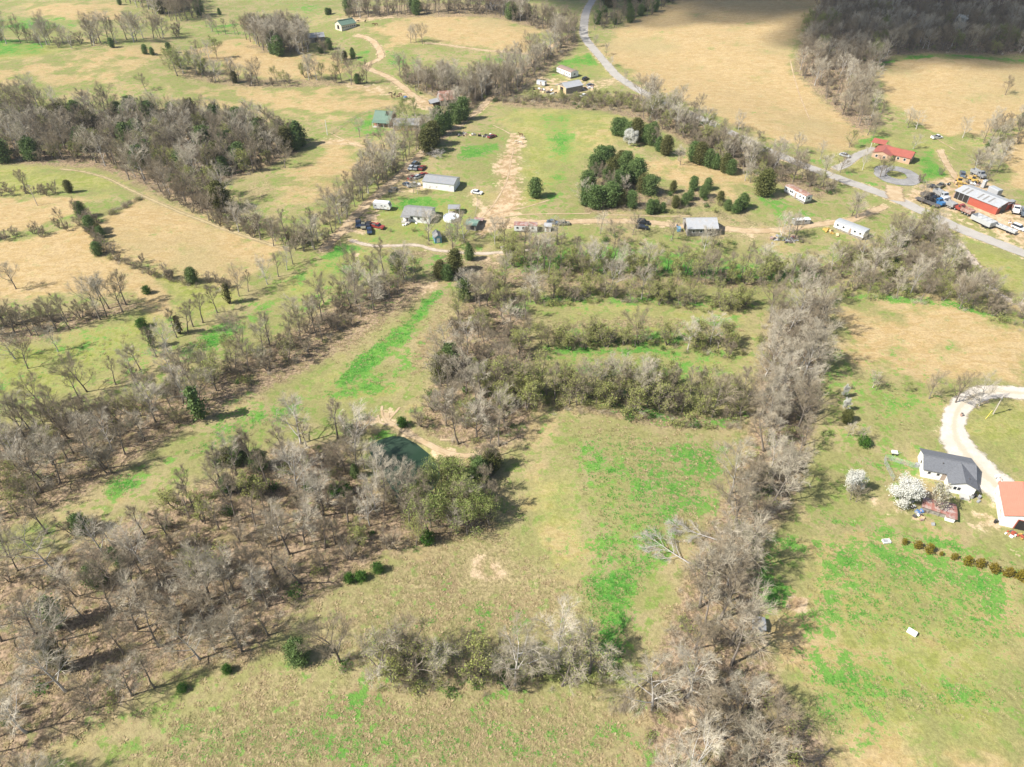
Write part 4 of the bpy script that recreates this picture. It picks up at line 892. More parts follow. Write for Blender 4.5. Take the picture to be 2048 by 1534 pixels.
put('pine', [(405, 838)], 10.5, 'beltpine'); put('pine', [(458, 607)], 7.5, 'fencepine'); put('pine', [(360, 668), (308, 695)], 7.0, 'fencepine2')
put('cedar', [(598, 1325)], 6.2, 'hedgecedar'); put('bush', [(757, 1143), (722, 1158), (700, 1162)], 2.0, 'woodbush'); put('bush', [(457, 1343), (366, 1380)], 1.6, 'openbush'); put('bush', [(855, 1085)], 2.6, 'woodbush')
put('pine', [(120, 1255), (125, 1340)], 9, 'openpine'); put('cedar', [(165, 1065), (195, 1170)], 4.8, 'opencedar'); put('bush', [(245, 1130), (225, 1115)], 2.2, 'openbush')
put('cedar', [(895, 560), (880, 555), (940, 520), (795, 545), (910, 545), (930, 600), (900, 735), (885, 760)], 7.0, 'creekcedar')
put('bush', [(285, 655), (295, 587), (805, 852), (700, 870), (690, 985), (670, 990), (440, 930), (510, 970), (620, 980)], 2.6, 'bankbush')
zone([(440, 930), (520, 900), (560, 960), (500, 1000), (430, 980)], 5.5, {'cedar': 4, 'bush': 1}, (6, 8), 'pondcedar')
zone([(650, 900), (710, 900), (720, 960), (660, 970)], 5.5, {'cedar': 3, 'thicket': 2}, (5, 7), 'pondcedar')
put('cedar', [(960, 960), (985, 940), (935, 985), (905, 960)], 6.5, 'creekcedar')
put('cedar', [(1690, 845)], 4.2, 'pasturecedar'); put('bush', [(1725, 890)], 2.2, 'pasturecedar')
put('cedar', [(2040, 250), (1975, 300)], 6, 'shopcedar')
GOLD = [(1345, 215), (1422, 240), (1487, 265), (1560, 282), (1633, 305), (1712, 333), (1787, 352), (1865, 377), (1942, 400), (2018, 422)]
for i, (a, b) in enumerate(GOLD):
    x, y = xy(1348 + a * 0.3418, 1014 + b * 0.3418); plant('gold', x, y, (1.5, 1.9, 2.2, 1.0, 1.6, 2.1, 2.1, 2.2, 2.3, 2.4)[i], 'goldrow')

ZL = {   # zone -> words for where the tree stands
 'divide': 'in the dense row between the two near fields', 'creekline': 'in the creek-side strip behind the pond dam', 'pondwood': 'in the thick wood beside the pond', 'pondspring': 'at the pond corner of the thick wood',
 'leftbelt': 'in the diagonal tree belt below the fence row', 'openwood': 'in the open wood on brown leaf litter', 'nearhedge': 'in the low hedge across the rough dry meadow', 'terrace_d': 'in the tree line heading the green field',
 'terrace_c': 'in the short bushy row on the middle terrace', 'terrace_b': 'in the narrow row on the upper terrace', 'terrace_a': 'in the scattered belt below the yard track', 'creekbelt': 'in the creek belt above the tan pasture', 'roadhedge': 'in the hedge along the paved road',
 'lanerow': 'in the row along the dirt lane', 'barnthicket': 'in the thicket behind the weathered barn', 'tophedge': 'in the far hedge behind the domed pasture', 'westwood': 'in the wood above the two-rut field track', 'lanetrees': 'beside the dirt lane below the green-roofed house', 'knolltrees': 'on the bare knoll near the long barn',
 'northgrove': 'in the far grove above the green strips', 'northrow': 'in the far field row', 'middlerow': 'in the straggling row across the far pasture', 'fencerow': 'in the slender fence row beside the hay field', 'haygrove': 'in the grove at the foot of the hay field', 'ditchhedge': 'in the ditch hedge across the hay fields',
 'fieldhedge': 'in the field hedge beside the two-rut track', 'hillwood': 'in the shaded hill wood', 'shopwood': 'behind the red metal workshop', 'dalewood': 'in the shaded dale beside the paved road', 'haysingle': 'alone on the yellow-green pasture', 'dometree': 'alone on the domed far pasture', 'woodedge': 'at the tip of the western wood',
 'hilltrio': 'in the clump on the domed pasture', 'drivetrees': 'beside the bend of the white gravel driveway', 'pasturetrees': 'on the pasture above the white blossoming pear', 'brickyard': 'around the red-roofed brick house', 'shoptree': 'among the parked dump trucks', 'yardtrees': 'along the trailer yard track', 'houseoak': 'in front of the white yard house',
 'greenyard': 'in the green-roofed house yard', 'bigspring': 'below the far pasture row', 'roadsidetree': 'on the verge of the paved road', 'hillspring': 'at the edge of the shaded hill wood', 'hillblossom': 'within the shaded hill wood', 'pear_a': 'standing apart left of the wire pen', 'pear_b': 'beside the wire pen and coop',
 'pear_c': 'rising through the rusty coop roofs', 'pear_small': 'on the pasture beside the dividing row', 'leafshrub': 'alone below the tan pasture', 'pear_hill': 'among the cedars on the ridge', 'hillcedar': 'in the dark cedar clump on the hill', 'smallcedar': 'in the scatter below the cedar clump', 'ridgecedar': 'at the end of the ridge line',
 'ridgebare': 'between the ridge cedars', 'cedarrow': 'in the close row below the road hedge', 'bigcedar': 'standing alone above the rusty mobile home', 'roundcedar': 'standing alone beside the eroded track', 'lanecedar': 'beside the lane near the weathered barn', 'woodcedar': 'in the western wood', 'fieldcedar': 'along the far field edges',
 'knollcedar': 'on the bare knoll', 'beltpine': 'standing clear below the diagonal belt', 'fencepine': 'at the corner of the hay field fence row', 'fencepine2': 'in the middle of the fence row', 'hedgecedar': 'at the end of the low hedge', 'woodbush': 'at the meadow edge of the pond wood', 'openbush': 'in the open wood on leaf litter',
 'openpine': 'in the open wood at the frame edge', 'opencedar': 'in the upper open wood', 'creekcedar': 'along the creek-side strip', 'bankbush': 'on the banks around the pond', 'pondcedar': 'in the wood beside the pond', 'pasturecedar': 'on the pasture beside the small pears', 'shopcedar': 'in the trees behind the workshop', 'goldrow': 'in the planted row along the mown bank',
}
ZL['openpine'] = 'leaning over the leaf litter of the open wood'
KN = {'bare': ('bare_tree', 'bare tree', 'broad bare grey tree'), 'slim': ('slender_tree', 'bare tree', 'slender bare brown tree'), 'thicket': ('thicket_tree', 'thicket', 'many-stemmed bare thicket'), 'bud': ('budding_tree', 'budding tree', 'pale olive budding tree'),
      'flush': ('twiggy_tree', 'budding tree', 'brown twiggy tree in first bud'), 'spring': ('leafing_tree', 'leafing tree', 'yellow-green leafing tree'), 'blossom': ('blossoming_pear_tree', 'pear tree', 'white blossoming pear tree'), 'dullblossom': ('fading_pear_tree', 'pear tree', 'dull cream fading pear tree'), 'cedar': ('cedar_tree', 'cedar', 'dense dark green cedar'),
      'pine': ('pine_tree', 'pine', 'ragged green pine'), 'gold': ('golden_shrub', 'shrub', 'small golden-green clipped-looking shrub'), 'bush': ('evergreen_bush', 'bush', 'rounded bright evergreen bush')}
KN['gold'] = ('golden_shrub', 'shrub', 'small golden-green conical shrub')
PA = np.array([(p['x'], p['y']) for p in PLANTS]); PZ = terrain(PA[:, 0], PA[:, 1])
for p, z in zip(PLANTS, PZ):
    p['z'] = float(z); q = np.array([p['x'], p['y'], z - CAM_H]); dep = float(q @ FWD); p['size'] = p['h'] / max(dep, 20)
    u = 1024 + FPX * (q @ RGT) / dep; v = 767 - FPX * (q @ UPV) / dep; p['in'] = (-60 < u < 2108) and (-40 < v < 1640)
HMED = {}
for p in PLANTS: HMED.setdefault((p['zone'], p['kind']), []).append(p['h'])
HMED = {k: (float(np.quantile(v, .3)), float(np.quantile(v, .7))) for k, v in HMED.items()}
LIMIT = {'bare tree': 300, 'thicket': 200, 'budding tree': 200}
stuff_pts = []
by_cat = {}
for p in PLANTS: by_cat.setdefault(KN[p['kind']][1], []).append(p)
for cat, L_ in by_cat.items():
    L_.sort(key=lambda p: -p['size'] if p['in'] else 1)
    lim = LIMIT.get(cat, 300)
    for i, p in enumerate(L_):
        if p['zone'] == 'hillwood' or i >= lim or (not p['in'] and cat in LIMIT): stuff_pts.append(p); continue
        nm, ct, look = KN[p['kind']]; var = TREES[p['kind']]; mdl = var[RNG.randrange(len(var))]
        s = p['h'] / mdl['H']; sx = s * p['sx'] * RNG.uniform(0.9, 1.12)
        if p['kind'] in ('bare', 'slim', 'thicket', 'bud', 'flush', 'cedar'):
            hs = HMED[(p['zone'], p['kind'])]; sz = 'tall ' if p['h'] > hs[1] else ('short ' if p['h'] < hs[0] else '')
            if hs[1] - hs[0] < 0.05: sz = ''
            if p['kind'] == 'bare': look = ('pale-trunked' if mdl['pale'] else 'dark-trunked') + ' bare tree'
            look = sz + look
        lab = look + ' ' + ZL[p['zone']]
        e = empty(nm, (p['x'], p['y'], p['z']), RNG.uniform(0, 6.28), lab, ct, '%ss %s' % (nm.replace('_', ' '), ZL[p['zone']]))
        e.scale = (sx, sx, s); e.rotation_euler = (RNG.gauss(0, .05), RNG.gauss(0, .05), RNG.uniform(0, 6.28))
        link('trunk', mdl['trunk'], e); link('crown', mdl['crown'], e)

# ------------------------------------------------------------------ scatters (uncountable or far growth) through geometry nodes
def scatter(name, pts, rots, scls, idx, meshes, label, cat):
    cl = bpy.data.collections.new(name + '_forms')
    for i, me in enumerate(meshes):
        o = bpy.data.objects.new('%s_form_%02d' % (name, i), me); cl.objects.link(o)
    me = bpy.data.meshes.new(name); me.from_pydata([tuple(p) for p in pts], [], [])
    me.attributes.new('rot', 'FLOAT_VECTOR', 'POINT').data.foreach_set('vector', np.array(rots, np.float32).ravel())
    me.attributes.new('scl', 'FLOAT_VECTOR', 'POINT').data.foreach_set('vector', np.array(scls, np.float32).ravel())
    me.attributes.new('idx', 'INT', 'POINT').data.foreach_set('value', np.array(idx, np.int32))
    for m_ in meshes:
        for mm in m_.materials:
            if mm.name not in [x.name for x in me.materials if x]: me.materials.append(mm)
    o = link(name, me); tag(o, label, cat, None, 'stuff')
    ng = bpy.data.node_groups.new(name + '_nodes', 'GeometryNodeTree')
    ng.interface.new_socket('Geometry', in_out='INPUT', socket_type='NodeSocketGeometry'); ng.interface.new_socket('Geometry', in_out='OUTPUT', socket_type='NodeSocketGeometry')
    gi = ng.nodes.new('NodeGroupInput'); go = ng.nodes.new('NodeGroupOutput'); iop = ng.nodes.new('GeometryNodeInstanceOnPoints'); ci = ng.nodes.new('GeometryNodeCollectionInfo')
    ci.inputs['Collection'].default_value = cl; ci.inputs['Separate Children'].default_value = True; ci.inputs['Reset Children'].default_value = True
    def na(nm, ty):
        n = ng.nodes.new('GeometryNodeInputNamedAttribute'); n.data_type = ty; n.inputs['Name'].default_value = nm; return n.outputs['Attribute']
    e2r = ng.nodes.new('FunctionNodeEulerToRotation'); ng.links.new(na('rot', 'FLOAT_VECTOR'), e2r.inputs[0])
    ng.links.new(gi.outputs[0], iop.inputs['Points']); ng.links.new(ci.outputs[0], iop.inputs['Instance']); iop.inputs['Pick Instance'].default_value = True
    ng.links.new(na('idx', 'INT'), iop.inputs['Instance Index']); ng.links.new(e2r.outputs[0], iop.inputs['Rotation']); ng.links.new(na('scl', 'FLOAT_VECTOR'), iop.inputs['Scale'])
    ng.links.new(iop.outputs[0], go.inputs[0])
    md = o.modifiers.new('scatter', 'NODES'); md.node_group = ng
    return o
kinds_all = []; moff = {}
for k in ('bare', 'slim', 'thicket', 'bud', 'flush', 'spring', 'cedar', 'blossom'):
    moff[k] = len(kinds_all); kinds_all += [d['whole'] for d in TREES[k]]
S = []; Rr = []; Ss = []; Ii = []
for p in stuff_pts:
    if p['kind'] not in moff: continue
    var = TREES[p['kind']]; j = RNG.randrange(len(var)); s = p['h'] / var[j]['H']; w = s * RNG.uniform(0.9, 1.15)
    S.append((p['x'], p['y'], p['z'])); Rr.append((0, 0, RNG.uniform(0, 6.28))); Ss.append((w, w, s)); Ii.append(moff[p['kind']] + j)
scatter('distant_woodland', S, Rr, Ss, Ii, kinds_all, 'bare grey-brown trees massed over the far hills and hedges', 'woodland')
print('plants', len(PLANTS), {k: len(v) for k, v in by_cat.items()}, 'stuff', len(S))
# ------------------------------------------------------------------ materials for built things
simple('siding_white', (0.74, 0.74, 0.72), 0.6, 0.06, 0.7, 0, 0, (0.55, 0.52, 0.47), 0.25)
simple('metal_white', (0.70, 0.71, 0.71), 0.45, 0.08, 0.5, 0, 0, (0.42, 0.36, 0.29), 0.35, 0.5)
simple('siding_cream', (0.60, 0.55, 0.44), 0.7, 0.08, 0.7)
simple('brick', (0.38, 0.20, 0.13), 0.85, 0.22, 5.0, 0, 0.2)
simple('brick_tan', (0.48, 0.32, 0.22), 0.85, 0.2, 5.0, 0, 0.2)
simple('boards_grey', (0.27, 0.25, 0.22), 0.9, 0.3, 1.5, 0, 0.3, (0.16, 0.14, 0.12), 0.5)
simple('plywood', (0.56, 0.42, 0.25), 0.85, 0.15, 0.8, 0, 0, (0.34, 0.23, 0.13), 0.4)
simple('paint_blue', (0.13, 0.29, 0.42), 0.7, 0.12, 1.0, 0, 0, (0.25, 0.28, 0.28), 0.3)
simple('paint_red', (0.36, 0.09, 0.06), 0.5, 0.08, 0.5)
simple('glass_dark', (0.03, 0.035, 0.045), 0.08, 0.05, 1.0, 0, 0, None, 0, 0.6)
simple('door_paint', (0.30, 0.24, 0.20), 0.6, 0.1, 2.0)
simple('inside_shade_paint', (0.03, 0.027, 0.025), 0.9, 0.2)  # interior shade of open bays and doorways, put into a near-black colour
simple('shingle_grey', (0.14, 0.147, 0.16), 0.9, 0.16, 3.0, 0, 0.3)
simple('shingle_light', (0.24, 0.24, 0.235), 0.85, 0.14, 1.5, 0, 0.2, (0.17, 0.165, 0.155), 0.4)
simple('shingle_brown', (0.25, 0.185, 0.15), 0.9, 0.15, 1.5, 0, 0.2)
ribbed('roof_red', (0.33, 0.105, 0.075), 0.5, 'X', 0.4)
ribbed('roof_coral', (0.58, 0.20, 0.135), 0.5, 'X', 0.4, None, 0, 0.05)
ribbed('roof_green', (0.13, 0.20, 0.15), 0.6, 'X', 0.45)
ribbed('roof_green_old', (0.16, 0.25, 0.20), 0.6, 'X', 0.5, (0.32, 0.36, 0.33), 0.5)
ribbed('roof_tin', (0.27, 0.28, 0.29), 0.5, 'X', 0.4, (0.30, 0.27, 0.24), 0.4)
ribbed('roof_tin_pale', (0.38, 0.39, 0.40), 0.5, 'X', 0.4, (0.36, 0.34, 0.31), 0.4)
ribbed('roof_rust', (0.40, 0.32, 0.27), 0.5, 'X', 0.6, (0.27, 0.115, 0.07), 0.9)
ribbed('roof_rust_red', (0.29, 0.125, 0.095), 0.5, 'X', 0.6, (0.36, 0.29, 0.26), 0.85)
ribbed('skylight_strip', (0.22, 0.21, 0.19), 0.5, 'X', 0.5)
simple('rubber', (0.025, 0.025, 0.025), 0.85, 0.2, 3.0)
simple('chrome', (0.45, 0.45, 0.45), 0.3, 0.1, 2.0, 0.6)
simple('steel_dark', (0.10, 0.095, 0.09), 0.7, 0.25, 1.5, 0, 0, (0.20, 0.12, 0.08), 0.4)
simple('steel_grey', (0.33, 0.34, 0.35), 0.5, 0.12, 1.0, 0.2, 0, (0.22, 0.17, 0.14), 0.3)
simple('alu_pale', (0.44, 0.455, 0.465), 0.4, 0.06, 0.6, 0.2)
simple('concrete', (0.44, 0.42, 0.38), 0.9, 0.12, 1.5)
simple('wood_pole', (0.45, 0.40, 0.34), 0.9, 0.15, 1.0)
simple('post_grey', (0.30, 0.27, 0.23), 0.9, 0.2, 2.0)
simple('wire', (0.42, 0.43, 0.42), 0.5, 0.1, 2.0, 0.4)
simple('guard_yellow', (0.75, 0.60, 0.08), 0.6, 0.05)
simple('pool_liner', (0.10, 0.35, 0.46), 0.2, 0.1, 1.0)
simple('pool_cover', (0.62, 0.68, 0.72), 0.35, 0.1, 0.8)
simple('machine_yellow', (0.50, 0.34, 0.09), 0.55, 0.15, 1.5, 0, 0, (0.30, 0.17, 0.07), 0.5)
simple('tarp_blue', (0.10, 0.18, 0.36), 0.6, 0.15, 2.0)
for nm, c in (('white', (0.72, 0.72, 0.71)), ('silver', (0.42, 0.44, 0.46)), ('black', (0.022, 0.024, 0.028)), ('navy', (0.03, 0.05, 0.09)), ('slate', (0.12, 0.15, 0.18)), ('red', (0.28, 0.05, 0.04)), ('maroon', (0.20, 0.04, 0.04)), ('blue', (0.04, 0.15, 0.33)),
              ('grey', (0.22, 0.23, 0.24)), ('rustbox', (0.36, 0.16, 0.08)), ('olive', (0.22, 0.21, 0.15))):
    simple('paint_car_' + nm, c, 0.25, 0.06, 1.0, 0, 0, None, 0, 0.6)
def PM(n): return MATS['paint_car_' + n]

# ------------------------------------------------------------------ buildings
def frame(p0, p1):
    a = at(*p0); b = at(*p1); d = Vector((b.x - a.x, b.y - a.y, 0)); return a, d.length, math.atan2(d.y, d.x)
def window(par, side, L, W, t, z, w, h, frame_mat='siding_white', pane='glass_dark'):
    """side: near, far, left, right; t = distance along that wall"""
    f = MB(); g = MB(); pr = 0.05
    def bx(mb, a0, a1, z0, z1, d0, d1):
        if side == 'near': mb.box(a0, a1, -d1, -d0, z0, z1)
        elif side == 'far': mb.box(a0, a1, W + d0, W + d1, z0, z1)
        elif side == 'left': mb.box(-d1, -d0, a0, a1, z0, z1)
        else: mb.box(L + d0, L + d1, a0, a1, z0, z1)
    k = 0.09
    bx(f, t - w / 2 - k, t + w / 2 + k, z + h, z + h + k, 0.003, pr); bx(f, t - w / 2 - k, t + w / 2 + k, z - k, z, 0.003, pr)
    bx(f, t - w / 2 - k, t - w / 2, z, z + h, 0.003, pr); bx(f, t + w / 2, t + w / 2 + k, z, z + h, 0.003, pr)
    bx(g, t - w / 2, t + w / 2, z, z + h, 0.004, 0.02)
    o = f.build('window', MATS[frame_mat], par); g.build('pane', MATS[pane], o); return o
def door(par, side, L, W, t, w=0.95, h=2.05, mat='door_paint', name='door'):  # a near-black mat paints interior shade where a doorway stands open
    m = MB(); d = 0.045
    if side == 'near': m.box(t - w / 2, t + w / 2, -d, -0.004, 0.12, h)
    elif side == 'far': m.box(t - w / 2, t + w / 2, W + 0.004, W + d, 0.12, h)
    elif side == 'left': m.box(-d, -0.004, t - w / 2, t + w / 2, 0.12, h)
    else: m.box(L + 0.004, L + d, t - w / 2, t + w / 2, 0.12, h)
    return m.build(name, MATS[mat], par)
def gable(name, label, cat, p0, p1, W, wh, rise, wall, roof, L=None, ridge='x', over=0.35, wins=(), doors=(), back_wall=None, group=None, ox=0.0, oy=0.0, parent=None):
    if parent is None:
        a, L0, rz = frame(p0, p1); L = L or L0
        c, s = math.cos(rz), math.sin(rz); zs = [hz(a.x + c * x - s * y, a.y + s * x + c * y) for x in (0, L) for y in (0, W)]
        e = empty(name, (a.x, a.y, max(zs) * 0.5 + min(zs) * 0.5), rz, label, cat, group); pre = ''
    else: e = parent
    drop = -1.0
    w = MB()
    if ridge == 'x': w.prism([(0, drop), (W, drop), (W, wh), (W / 2, wh + rise), (0, wh)], 0, L, 'x')
    else: w.prism([(0, drop), (0, wh), (L / 2, wh + rise), (L, wh), (L, drop)], 0, W, 'y')
    wo = w.build('wall', MATS[wall], e)
    r = MB(); th = 0.14
    if ridge == 'x':
        k = rise / (W / 2)
        for sgn in (0, 1):
            y0, y1 = (-over, W / 2) if sgn == 0 else (W + over, W / 2)
            z0, z1 = wh - k * over + 0.02, wh + rise + 0.02
            r.prism([(y0, z0), (y1, z1), (y1, z1 + th), (y0, z0 + th)] if sgn == 0 else [(y1, z1), (y0, z0), (y0, z0 + th), (y1, z1 + th)], -over, L + over, 'x')
    else:
        k = rise / (L / 2)
        for sgn in (0, 1):
            x0, x1 = (-over, L / 2) if sgn == 0 else (L + over, L / 2)
            z0, z1 = wh - k * over + 0.02, wh + rise + 0.02
            r.prism([(x0, z0), (x0, z0 + th), (x1, z1 + th), (x1, z1)] if sgn == 0 else [(x1, z1), (x1, z1 + th), (x0, z0 + th), (x0, z0)], -over, W + over, 'y')
    ro = r.build('roof', MATS[roof], e)
    cap = MB()
    if ridge == 'x': cap.box(-over + .02, L + over - .02, W / 2 - 0.14, W / 2 + 0.14, wh + rise + th - 0.04, wh + rise + th + 0.07)
    else: cap.box(L / 2 - 0.14, L / 2 + 0.14, -over + .02, W + over - .02, wh + rise + th - 0.04, wh + rise + th + 0.07)
    cap.build('ridge_cap', MATS[roof], ro)
    for q in wins: window(e, q[0], L, W, q[1] * (L if q[0] in ('near', 'far') else W), *q[2:])
    for q in doors: door(e, q[0], L, W, q[1] * (L if q[0] in ('near', 'far') else W), *q[2:])
    e['L'] = L; return e
def vent(par, x, y, z, h=0.5): MB().tube([(x, y, z - 0.2), (x, y, z + h)], [0.09, 0.09], 8).build('vent_pipe', MATS['steel_dark'], par)
def posts(par, pts, h, r=0.09, mat='post_grey', z0=-0.4):
    for (x, y) in pts: MB().tube([(x, y, z0), (x, y, h)], [r, r], 6).build('post', MATS[mat], par)

W4 = lambda side, ts, z=1.0, w=0.9, h=1.0: [(side, t, z, w, h) for t in ts]
# white house with the dark grey shingle roof
e = gable('white_house', 'white house with dark grey shingle roof beside the gravel driveway', 'house', (1841, 954), (1941, 973), 6.6, 2.5, 1.2, 'siding_white', 'shingle_grey', wins=W4('near', (.12, .3), 1.2, .6, .7) + W4('left', (.5,)) + W4('far', (.2, .5, .8)), doors=[('near', .42)])
Lh = e['L']; wx0, wx1, wy = Lh * 0.47, Lh * 0.985, -3.2
w = MB(); w.prism([(wx0, -1.0), (wx0, 2.48), ((wx0 + wx1) / 2, 3.65), (wx1, 2.48), (wx1, -1.0)], wy, -0.01, 'y'); wing = w.build('wing_wall', MATS['siding_white'], e)
r = MB(); k = 1.17 / ((wx1 - wx0) / 2); xm = (wx0 + wx1) / 2
for (xa, xb) in ((wx0 - 0.35, xm), (wx1 + 0.35, xm)):
    za, zb = 2.5 - k * 0.35, 3.69
    r.prism([(xa, za), (xa, za + .13), (xb, zb + .13), (xb, zb)] if xa < xb else [(xb, zb), (xb, zb + .13), (xa, za + .13), (xa, za)], wy - 0.3, 3.0, 'y')
r.build('wing_roof', MATS['shingle_grey'], e)
for xx in (wx0 + 1.3, wx0 + 2.1):
    f = MB().box(xx - .36, xx + .36, wy - .05, wy - .004, 1.0, 2.0).build('window', MATS['siding_white'], e); MB().box(xx - .28, xx + .28, wy - .07, wy - .052, 1.08, 1.92).build('pane', MATS['glass_dark'], f)
vent(e, Lh * .36, 1.9, 3.3); vent(e, Lh * .84, -1.4, 3.2, .35); vent(e, Lh * .87, -2.6, 2.9, .35)
MB().box(-0.9, -0.15, 3.0, 3.8, -0.5, 0.7).build('air_conditioner', MATS['steel_grey'], e)
MB().box(wx1 - 2.6, wx1 - .8, wy - 1.5, wy - .08, -0.5, .35).build('step', MATS['concrete'], e)
# garage
e = gable('red_roofed_garage', 'white metal garage with coral red roof and open front bay', 'garage', (1998, 1050), (2083, 1070), 10.0, 3.0, 1.5, 'metal_white', 'roof_coral', ridge='y', over=0.25)
Lg = e['L']; MB().box(Lg * .33, Lg * .72, -.03, -.004, -.2, 2.6).build('bay_shade_sheet', MATS['inside_shade_paint'], e)  # bay is not cut out: dark sheet on the wall paints its inner shade
for x_ in (Lg * .33, Lg * .72): MB().box(x_ - .1, x_ + .1, -.09, -.035, -.2, 2.7).build('bay_trim', MATS['paint_red'], e)
MB().box(Lg * .33 + .1, Lg * .72 - .1, -.09, -.035, 2.6, 2.75).build('bay_trim', MATS['paint_red'], e)
# coop
e = gable('rusty_coop', 'low coop with patchy rusty red tin roof behind the blossoming pear', 'coop', (1842, 1021), (1889, 1036), 2.8, 1.35, 0.3, 'boards_grey', 'roof_rust_red', over=0.3)
posts(e, [(1.2, -.35), (3.2, -.35), (5.2, -.35)], 1.2, .05)
e = gable('white_walled_coop', 'small white-walled hut with rusty striped tin roof at the coop end', 'hut', (1889, 1041), (1907, 1046), 4.2, 1.3, 0.25, 'siding_white', 'roof_rust_red', over=0.25, doors=[('right', .5, .7, 1.1)])
# shack and field boxes
e = gable('tin_shack', 'tiny weathered shack with tilted tin roof under the dividing trees', 'shack', (1505, 1263), (1526, 1266), 2.2, 1.3, 0.3, 'boards_grey', 'roof_tin', over=0.3)
MB().box(.25, 1.0, -.09, -.01, .05, .9).build('red_panel', MATS['paint_red'], e); MB().box(1.1, 1.7, -.09, -.01, .05, .8).build('blue_panel', MATS['paint_blue'], e)
# mobile homes and yard buildings
def trailer(name, label, p0, p1, W, h, wall, roof, wins, cat='mobile home', rise=0.25, skirt='boards_grey'):
    a, L, rz = frame(p0, p1); e = empty(name, a, rz, label, cat)
    MB().box(0.15, L - .15, .12, W - .12, -.9, .5).build('skirting', MATS[skirt], e)
    MB().prism([(0, .5), (W, .5), (W, h), (W * .75, h + rise * .8), (W / 2, h + rise), (W * .25, h + rise * .8), (0, h)], 0, L, 'x').build('wall', MATS[wall], e)
    MB().prism([(-.06, h + .01), (W * .25, h + rise * .8 + .01), (W / 2, h + rise + .01), (W * .75, h + rise * .8 + .01), (W + .06, h + .01), (W + .06, h + .08), (W * .75, h + rise * .8 + .09), (W / 2, h + rise + .1), (W * .25, h + rise * .8 + .09), (-.06, h + .08)], -.06, L + .06, 'x').build('roof', MATS[roof], e)
    for t in wins: window(e, 'near', L, W, L * t, 1.35, 0.8, 0.75)
    window(e, 'right', L, W, W * .5, 1.35, 1.0, .8); door(e, 'near', L, W, L * .55, .8, 2.3)
    e['L'] = L; return e
trailer('white_mobile_home', 'long plain white single-wide trailer below the yard track', (1666, 456), (1724, 481), 3.8, 2.75, 'metal_white', 'alu_pale', (.12, .32, .7, .88))
trailer('rusty_mobile_home', 'white single-wide trailer with rust-brown roof beside the big cedar', (1567, 384), (1608, 409), 3.4, 2.7, 'metal_white', 'roof_rust', (.1, .3, .38, .75, .9))
trailer('brown_roofed_mobile_home', 'white double-wide home with brown shingle roof beside the road', (1113, 145), (1141, 158), 5.4, 2.9, 'siding_white', 'shingle_brown', (.1, .3, .72, .9), 'mobile home', .7)
trailer('streaked_mobile_home', 'white trailer with red-streaked roof under the yard trees', (1028, 464), (1074, 466), 3.2, 2.6, 'metal_white', 'roof_rust_red', (.15, .4, .8))
trailer('small_camper', 'small pale camper among junk beside the plywood workshop', (1073, 170), (1089, 173), 2.4, 2.2, 'metal_white', 'alu_pale', (.5,), 'camper')
trailer('white_camper', 'short white camper parked by the yard track bend', (1588, 452), (1619, 449), 2.3, 2.0, 'alu_pale', 'metal_white', (.25, .7), 'camper')
e = gable('tin_barn', 'grey gable barn with pale tin roof beside the yard track', 'barn', (1374, 472), (1433, 472), 8.5, 2.6, 2.0, 'boards_grey', 'roof_tin_pale', doors=[('left', .5, 2.6, 2.6, 'inside_shade_paint'), ('near', .75, 2.4, 2.2, 'inside_shade_paint')], wins=W4('near', (.2, .45)))
e = gable('long_shed', 'long white metal shed with grey roof above the yard house', 'shed', (846, 376), (908, 384), 7.5, 2.8, 1.1, 'metal_white', 'roof_tin', doors=[('near', .08, 1.0, 2.1, 'siding_white'), ('right', .5, 2.6, 2.4, 'siding_white')], over=.2)
e = gable('yard_house', 'white house with grey roof and front porch behind the big bare tree', 'house', (806, 441), (859, 448), 8.0, 2.5, 1.3, 'siding_white', 'shingle_light', wins=W4('near', (.35, .6, .85)), doors=[('near', .18)])
Lp = e['L']; MB().box(0, Lp * .3, -1.9, -.02, -.5, .3).build('porch', MATS['concrete'], e); posts(e, [(.1, -1.8), (Lp * .28, -1.8)], 2.3, .07, 'siding_white')
MB().box(-.3, Lp * .32, -2.1, -.2, 2.32, 2.42).build('porch_roof', MATS['shingle_light'], e)
gable('small_white_shed', 'small white shed beside the red-streaked trailer', 'shed', (1089, 463), (1101, 464), 2.6, 2.0, .5, 'metal_white', 'roof_tin_pale', doors=[('near', .5)])
e = gable('green_shed', 'tumbledown shed with green roof and red clutter by the dirt yard', 'shed', (932, 459), (952, 462), 4.4, 1.9, .6, 'boards_grey', 'roof_green_old', doors=[('near', .6, 1.6, 1.6, 'inside_shade_paint')])
MB().box(1.2, 4.8, 4.9, 7.2, 1.5, 1.6).build('lean_to_roof', MATS['roof_rust_red'], e); posts(e, [(1.3, 7.0), (4.7, 7.0)], 1.5, .06)
e = gable('blue_shed', 'small blue shed with grey gable roof by the creek bed', 'shed', (870, 487), (884, 485.5), 4.4, 2.0, .9, 'paint_blue', 'shingle_light', ridge='y', over=.2, doors=[('near', .5, 1.1, 1.75, 'siding_white')])
e = gable('green_roofed_house', 'brick house with steep green metal roof and porch in fenced yard', 'house', (748, 252), (781, 253), 9.5, 2.7, 3.0, 'brick', 'roof_green', wins=W4('near', (.3, .72)), doors=[('near', .5)])
Lq = e['L']; posts(e, [(.1, -2.0), (Lq * .33, -2.0), (Lq * .66, -2.0), (Lq - .1, -2.0)], 2.3, .09, 'siding_white'); MB().box(0, Lq, -2.1, -.02, -.8, .15).build('porch_floor', MATS['concrete'], e)
MB().prism([(-2.4, 2.32), (-.02, 2.95), (-.02, 3.05), (-2.4, 2.42)], -.2, Lq + .2, 'x').build('porch_roof', MATS['roof_green'], e)
